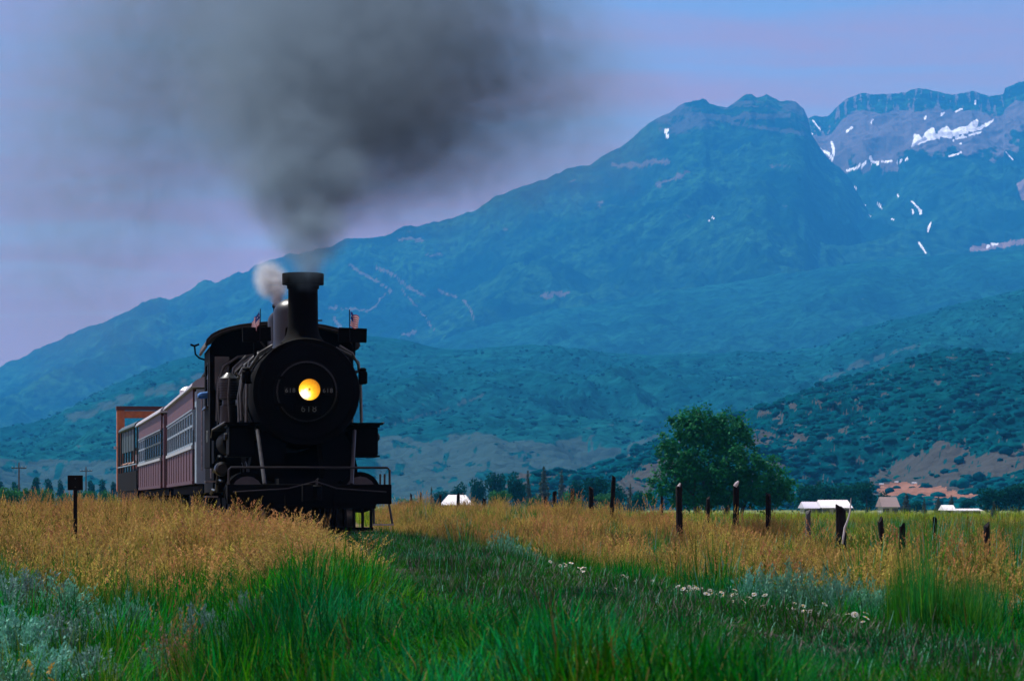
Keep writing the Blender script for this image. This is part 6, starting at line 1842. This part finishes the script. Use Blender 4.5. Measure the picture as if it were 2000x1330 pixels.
bushes = [
    (SAGE_G[0], 60, 33, 0.62, 0.66, 'grey sagebrush at the left edge below the square sign'), (SAGE[0], 130, 31, 0.50, 0.64, 'green grey sagebrush just below and left of the sign post'), (SAGE_G[1], -10, 31, 0.6, 0.7, 'grey sagebrush cut by the left edge of the picture'),
    (SAGE[1], 30, 23.0, 0.52, 0.66, 'blue green sagebrush in the lower left corner'), (SAGE_G[0], 130, 23.6, 0.48, 0.64, 'grey green sagebrush right of the lower left corner one'), (SAGE[2], 215, 24.2, 0.42, 0.62, 'sagebrush left of the dark gap in the lower left'),
    (SAGE[0], 90, 20.0, 0.46, 0.50, 'low sagebrush beneath the lower left group'), (SAGE[1], 262, 26.0, 0.28, 0.70, 'upright green sagebrush at the dark gap in the lower left'), (SAGE_G[1], 385, 24.5, 0.40, 0.62, 'silvery sagebrush in the middle of the lower left grass'),
    (SAGE_D[0], 338, 22.2, 0.34, 0.52, 'dead brown brush below the silvery sagebrush'), (SAGE[2], 292, 21.6, 0.28, 0.44, 'small green sagebrush left of the dead brush'), (SAGE_G[0], 480, 27.0, 0.30, 0.56, 'small silvery sagebrush at the edge of the green grass'), (SAGE[0], 440, 21.6, 0.15, 0.50, 'thin leafy sagebrush sprig in the lower left grass'),
    (SAGE[2], 5, 19.2, 0.40, 0.46, 'sagebrush at the very bottom of the left edge'), (SAGE_G[1], 180, 20.4, 0.36, 0.44, 'low grey brush between the yellow flowers and the dead brush'),
    (SAGE_G[1], 190, 43, 0.15, 0.62, 'slim grey plant just right of the sign post'), (SAGE[1], 213, 46, 0.16, 0.72, 'second slim grey plant right of the sign post'), (SAGE[2], 110, 40, 0.30, 0.56, 'green sagebrush under the square sign'), (SAGE_G[0], 158, 37, 0.34, 0.46, 'low grey sagebrush in front of the sign post foot'),
    (SAGE[0], 985, 42, 0.40, 0.66, 'pale blue green brush beside the track ahead of the locomotive'), (SAGE[1], 1035, 42.5, 0.30, 0.55, 'smaller pale brush right of the trackside one'),
    (SAGE[0], 1470, 27.4, 0.34, 0.58, 'leftmost blue green sagebrush of the trackside group on the right'), (SAGE[1], 1530, 26.4, 0.36, 0.66, 'second blue green sagebrush of the right trackside group'), (SAGE[2], 1592, 25.2, 0.36, 0.68, 'tallest blue green sagebrush behind the daisies'), (SAGE[0], 1640, 24.4, 0.33, 0.62, 'blue green sagebrush right of the tallest one behind the daisies'),
    (SAGE[1], 1700, 24.2, 0.30, 0.58, 'thin sagebrush beside the tall green grass clump'), (SAGE[2], 1945, 23.5, 0.32, 0.48, 'sagebrush behind the tall green clump at the right'), (SAGE[0], 2000, 23.5, 0.34, 0.46, 'sagebrush cut by the right edge of the picture')]
for b in bushes: bush(*b)


def daisy_proto(seed):
    r = random.Random(seed)
    mb = MB()
    h = r.uniform(0.15, 0.25)
    mb.tube([(0, 0, 0), (0.02, 0.01, h * 0.6), (0.03, 0.0, h)], 0.003, 4, mi=0)
    for k in range(11):
        a = 2 * math.pi * k / 11; b = a + 0.24; c_ = a - 0.24
        R1, R2 = 0.008, 0.030
        mb.add([(0.03 + R1 * math.cos(a), -0.004 + R1 * math.sin(a), h + 0.003), (0.03 + R2 * math.cos(c_), -0.004 + R2 * math.sin(c_), h + 0.006), (0.03 + R2 * 1.12 * math.cos(a), -0.004 + R2 * 1.12 * math.sin(a), h), (0.03 + R2 * math.cos(b), -0.004 + R2 * math.sin(b), h + 0.006)], [(0, 1, 2, 3)], 1)
    mb.lathe([(0.010, 0.0), (0.010, 0.006), (0.005, 0.010)], 8, 'z', (0.03, -0.004, h + 0.002), 2)
    return proto(mb.mesh('daisy', [M['grass_dark'], M['petal'], M['yolk']]), 'daisy')


DA = [daisy_proto(600 + i) for i in range(3)]


def daisies(name, n, seed, pxs, dd):
    r = np.random.default_rng(seed)
    px = r.choice(pxs, n) + r.normal(0, 26, n)
    d = r.normal(dd, 0.36, n)
    # meet the strip at offset d from the line along each sight line
    Y = (3.6 + d) / ((px - CX) / F + 0.135)
    ok = (Y > 11) & (Y < 45)
    px, Y = px[ok], Y[ok]; n = len(Y)
    X = (px - CX) / F * Y
    Z = ground_z(X, Y)
    s = r.uniform(0.5, 0.9, n)
    return scatter(name, DA, np.stack([X, Y, Z], -1), r.uniform(0, 6.28, n), np.stack([s, s, s], -1), r.integers(0, 3, n), tilt=np.stack([r.normal(0.55, 0.25, n), r.normal(0, 0.3, n)], -1))


daisies('daisies', 120, 31, [1100, 1120, 1160, 1200, 1240, 1290, 1330, 1360, 1390, 1420, 1430, 1500, 1590, 1640, 1670], 1.85)
spread('yellow_flowers', [clump('yellow_spray', 700 + i, 10, 0.07, 0.18, 0.36, 0.003, 0.1, [M['olive'], M['mustard'], M['straw']], heads=8, head_mi=1, head_len=0.07) for i in range(2)], (18, 21, 40, 160), 2.5, (0.6, 0.9), 33)


# ------------------------------------------------------------------ smoke and steam
def volume(name, blobs, color, dens, res, warp, nscale, seed, label, edge=0.0, aniso=0.2):
    """Fog filled from soft balls pushed about by noise; blobs: (px, py, Y, radius px, weight)."""
    bl = []
    for (px, py, Y, rp, w) in blobs:
        x, y, z = P(px, py, Y); bl.append((x, y, z, rp / F * Y, w))
    lo = [min(b[i] - b[3] * 1.25 for b in bl) for i in range(3)]; hi = [max(b[i] + b[3] * 1.25 for b in bl) for i in range(3)]
    org = Vector(((lo[0] + hi[0]) / 2, (lo[1] + hi[1]) / 2, lo[2]))
    vd = bpy.data.volumes.new(name)
    o = bpy.data.objects.new(name, vd); COL.objects.link(o); o.location = org
    m = bpy.data.materials.new(name + '_air'); m.use_nodes = True
    n = m.node_tree; n.nodes.clear()
    out = n.nodes.new('ShaderNodeOutputMaterial'); pv = n.nodes.new('ShaderNodeVolumePrincipled')
    pv.inputs['Color'].default_value = (*color, 1); pv.inputs['Density'].default_value = dens; pv.inputs['Anisotropy'].default_value = aniso
    pv.inputs['Density Attribute'].default_value = 'density'
    n.links.new(pv.outputs[0], out.inputs['Volume'])
    vd.materials.append(m)
    g = bpy.data.node_groups.new(name + '_nodes', 'GeometryNodeTree')
    g.interface.new_socket('Geometry', in_out='INPUT', socket_type='NodeSocketGeometry')
    g.interface.new_socket('Geometry', in_out='OUTPUT', socket_type='NodeSocketGeometry')
    go = g.nodes.new('NodeGroupOutput')
    pos = g.nodes.new('GeometryNodeInputPosition').outputs[0]

    def vm(op, a, b=None):
        x = g.nodes.new('ShaderNodeVectorMath'); x.operation = op
        for i, v in enumerate((a, b)):
            if v is None: continue
            if isinstance(v, (tuple, list, Vector)): x.inputs[i].default_value = tuple(v)
            elif isinstance(v, (int, float)): x.inputs['Scale'].default_value = v
            else: g.links.new(v, x.inputs[i])
        return x

    def mm(op, a, b=None, c=None, clamp=False):
        x = g.nodes.new('ShaderNodeMath'); x.operation = op; x.use_clamp = clamp
        for i, v in enumerate((a, b, c)):
            if v is None: continue
            if isinstance(v, (int, float)): x.inputs[i].default_value = v
            else: g.links.new(v, x.inputs[i])
        return x.outputs[0]

    def noise(vec, sc, det, rough=0.55):
        x = g.nodes.new('ShaderNodeTexNoise'); x.inputs['Scale'].default_value = sc; x.inputs['Detail'].default_value = det; x.inputs['Roughness'].default_value = rough
        g.links.new(vec, x.inputs['Vector']); return x
    seedv = vm('ADD', pos, (seed * 3.1, seed * 1.7, seed * 2.3)).outputs[0]
    n1 = noise(seedv, nscale, 4)
    dv_ = vm('SUBTRACT', n1.outputs['Color'], (0.5, 0.5, 0.5)).outputs[0]
    sc_ = vm('SCALE', dv_, warp).outputs[0]
    wp = vm('ADD', pos, sc_).outputs[0]
    tot = None
    for (x, y, z, r, w) in bl:
        c = (x - org.x, y - org.y, z - org.z)
        ds = vm('DISTANCE', wp, c).outputs['Value']
        q = mm('MULTIPLY_ADD', ds, -1.0 / r, 1.0, True)
        q = mm('MULTIPLY', mm('SMOOTH_MAX', q, 0.0, 0.0) if False else q, q)
        t_ = mm('MULTIPLY', q, w)
        tot = t_ if tot is None else mm('ADD', tot, t_)
    n2 = noise(vm('ADD', seedv, sc_).outputs[0], nscale * 3.2, 6, 0.6)
    k = g.nodes.new('ShaderNodeMapRange'); k.inputs[1].default_value = 0.32; k.inputs[2].default_value = 0.66; k.inputs[3].default_value = 0.15; k.inputs[4].default_value = 1.85
    g.links.new(n2.outputs['Fac'], k.inputs[0])
    tot = mm('MULTIPLY', tot, k.outputs[0])
    tot = mm('MAXIMUM', mm('SUBTRACT', tot, 0.012), 0.0)
    vc = g.nodes.new('GeometryNodeVolumeCube')
    g.links.new(tot, vc.inputs['Density'])
    vc.inputs['Min'].default_value = tuple(lo[i] - org[i] for i in range(3)); vc.inputs['Max'].default_value = tuple(hi[i] - org[i] for i in range(3))
    for i, a in enumerate(('X', 'Y', 'Z')): vc.inputs['Resolution ' + a].default_value = max(8, int((hi[i] - lo[i]) / res))
    sm = g.nodes.new('GeometryNodeSetMaterial'); sm.inputs['Material'].default_value = m
    g.links.new(vc.outputs[0], sm.inputs['Geometry']); g.links.new(sm.outputs[0], go.inputs[0])
    md = o.modifiers.new('fill', 'NODES'); md.node_group = g
    meta(o, label, None, None, 'stuff')
    return o


SMOKE = [(601, 520, 55.7, 44, 1.6), (602, 498, 55.8, 64, 1.4), (572, 462, 56.3, 78, 1.8), (630, 458, 56.3, 80, 1.8), (600, 425, 57, 98, 1.3), (552, 370, 58, 118, 1.6), (638, 372, 58, 122, 1.5), (592, 310, 59, 165, 1.1), (565, 230, 61, 270, 0.52),
         (680, 230, 61, 310, 0.46), (590, 120, 63, 390, 0.38), (720, 130, 64, 420, 0.38), (780, 225, 64, 310, 0.28), (890, 90, 66, 400, 0.19), (650, 0, 66, 450, 0.27), (400, 120, 68, 460, 0.17), (210, 140, 70, 480, 0.12), (1010, 170, 68, 360, 0.20),
         (1130, 200, 70, 330, 0.12), (40, 330, 72, 500, 0.06), (880, 320, 68, 270, 0.15), (820, -110, 68, 480, 0.30), (400, -100, 70, 480, 0.18), (320, 360, 70, 460, 0.07), (130, 560, 72, 420, 0.06)]
volume('smoke', SMOKE, (0.22, 0.31, 0.40), 1.5, 0.12, 1.7, 0.62, 3, 'dark coal smoke rising from the locomotive smokestack')
STEAM = [(543, 585, 60.3, 16, 1.3), (542, 573, 60.3, 24, 1.2), (535, 557, 60.5, 38, 0.9), (525, 542, 60.8, 44, 0.55), (538, 535, 60.8, 36, 0.35)]
volume('steam', STEAM, (0.86, 0.92, 1.0), 18.0, 0.03, 0.35, 2.6, 5, 'white steam puff escaping from the safety valve on the dome', aniso=0.0)

bpy.context.view_layer.update()
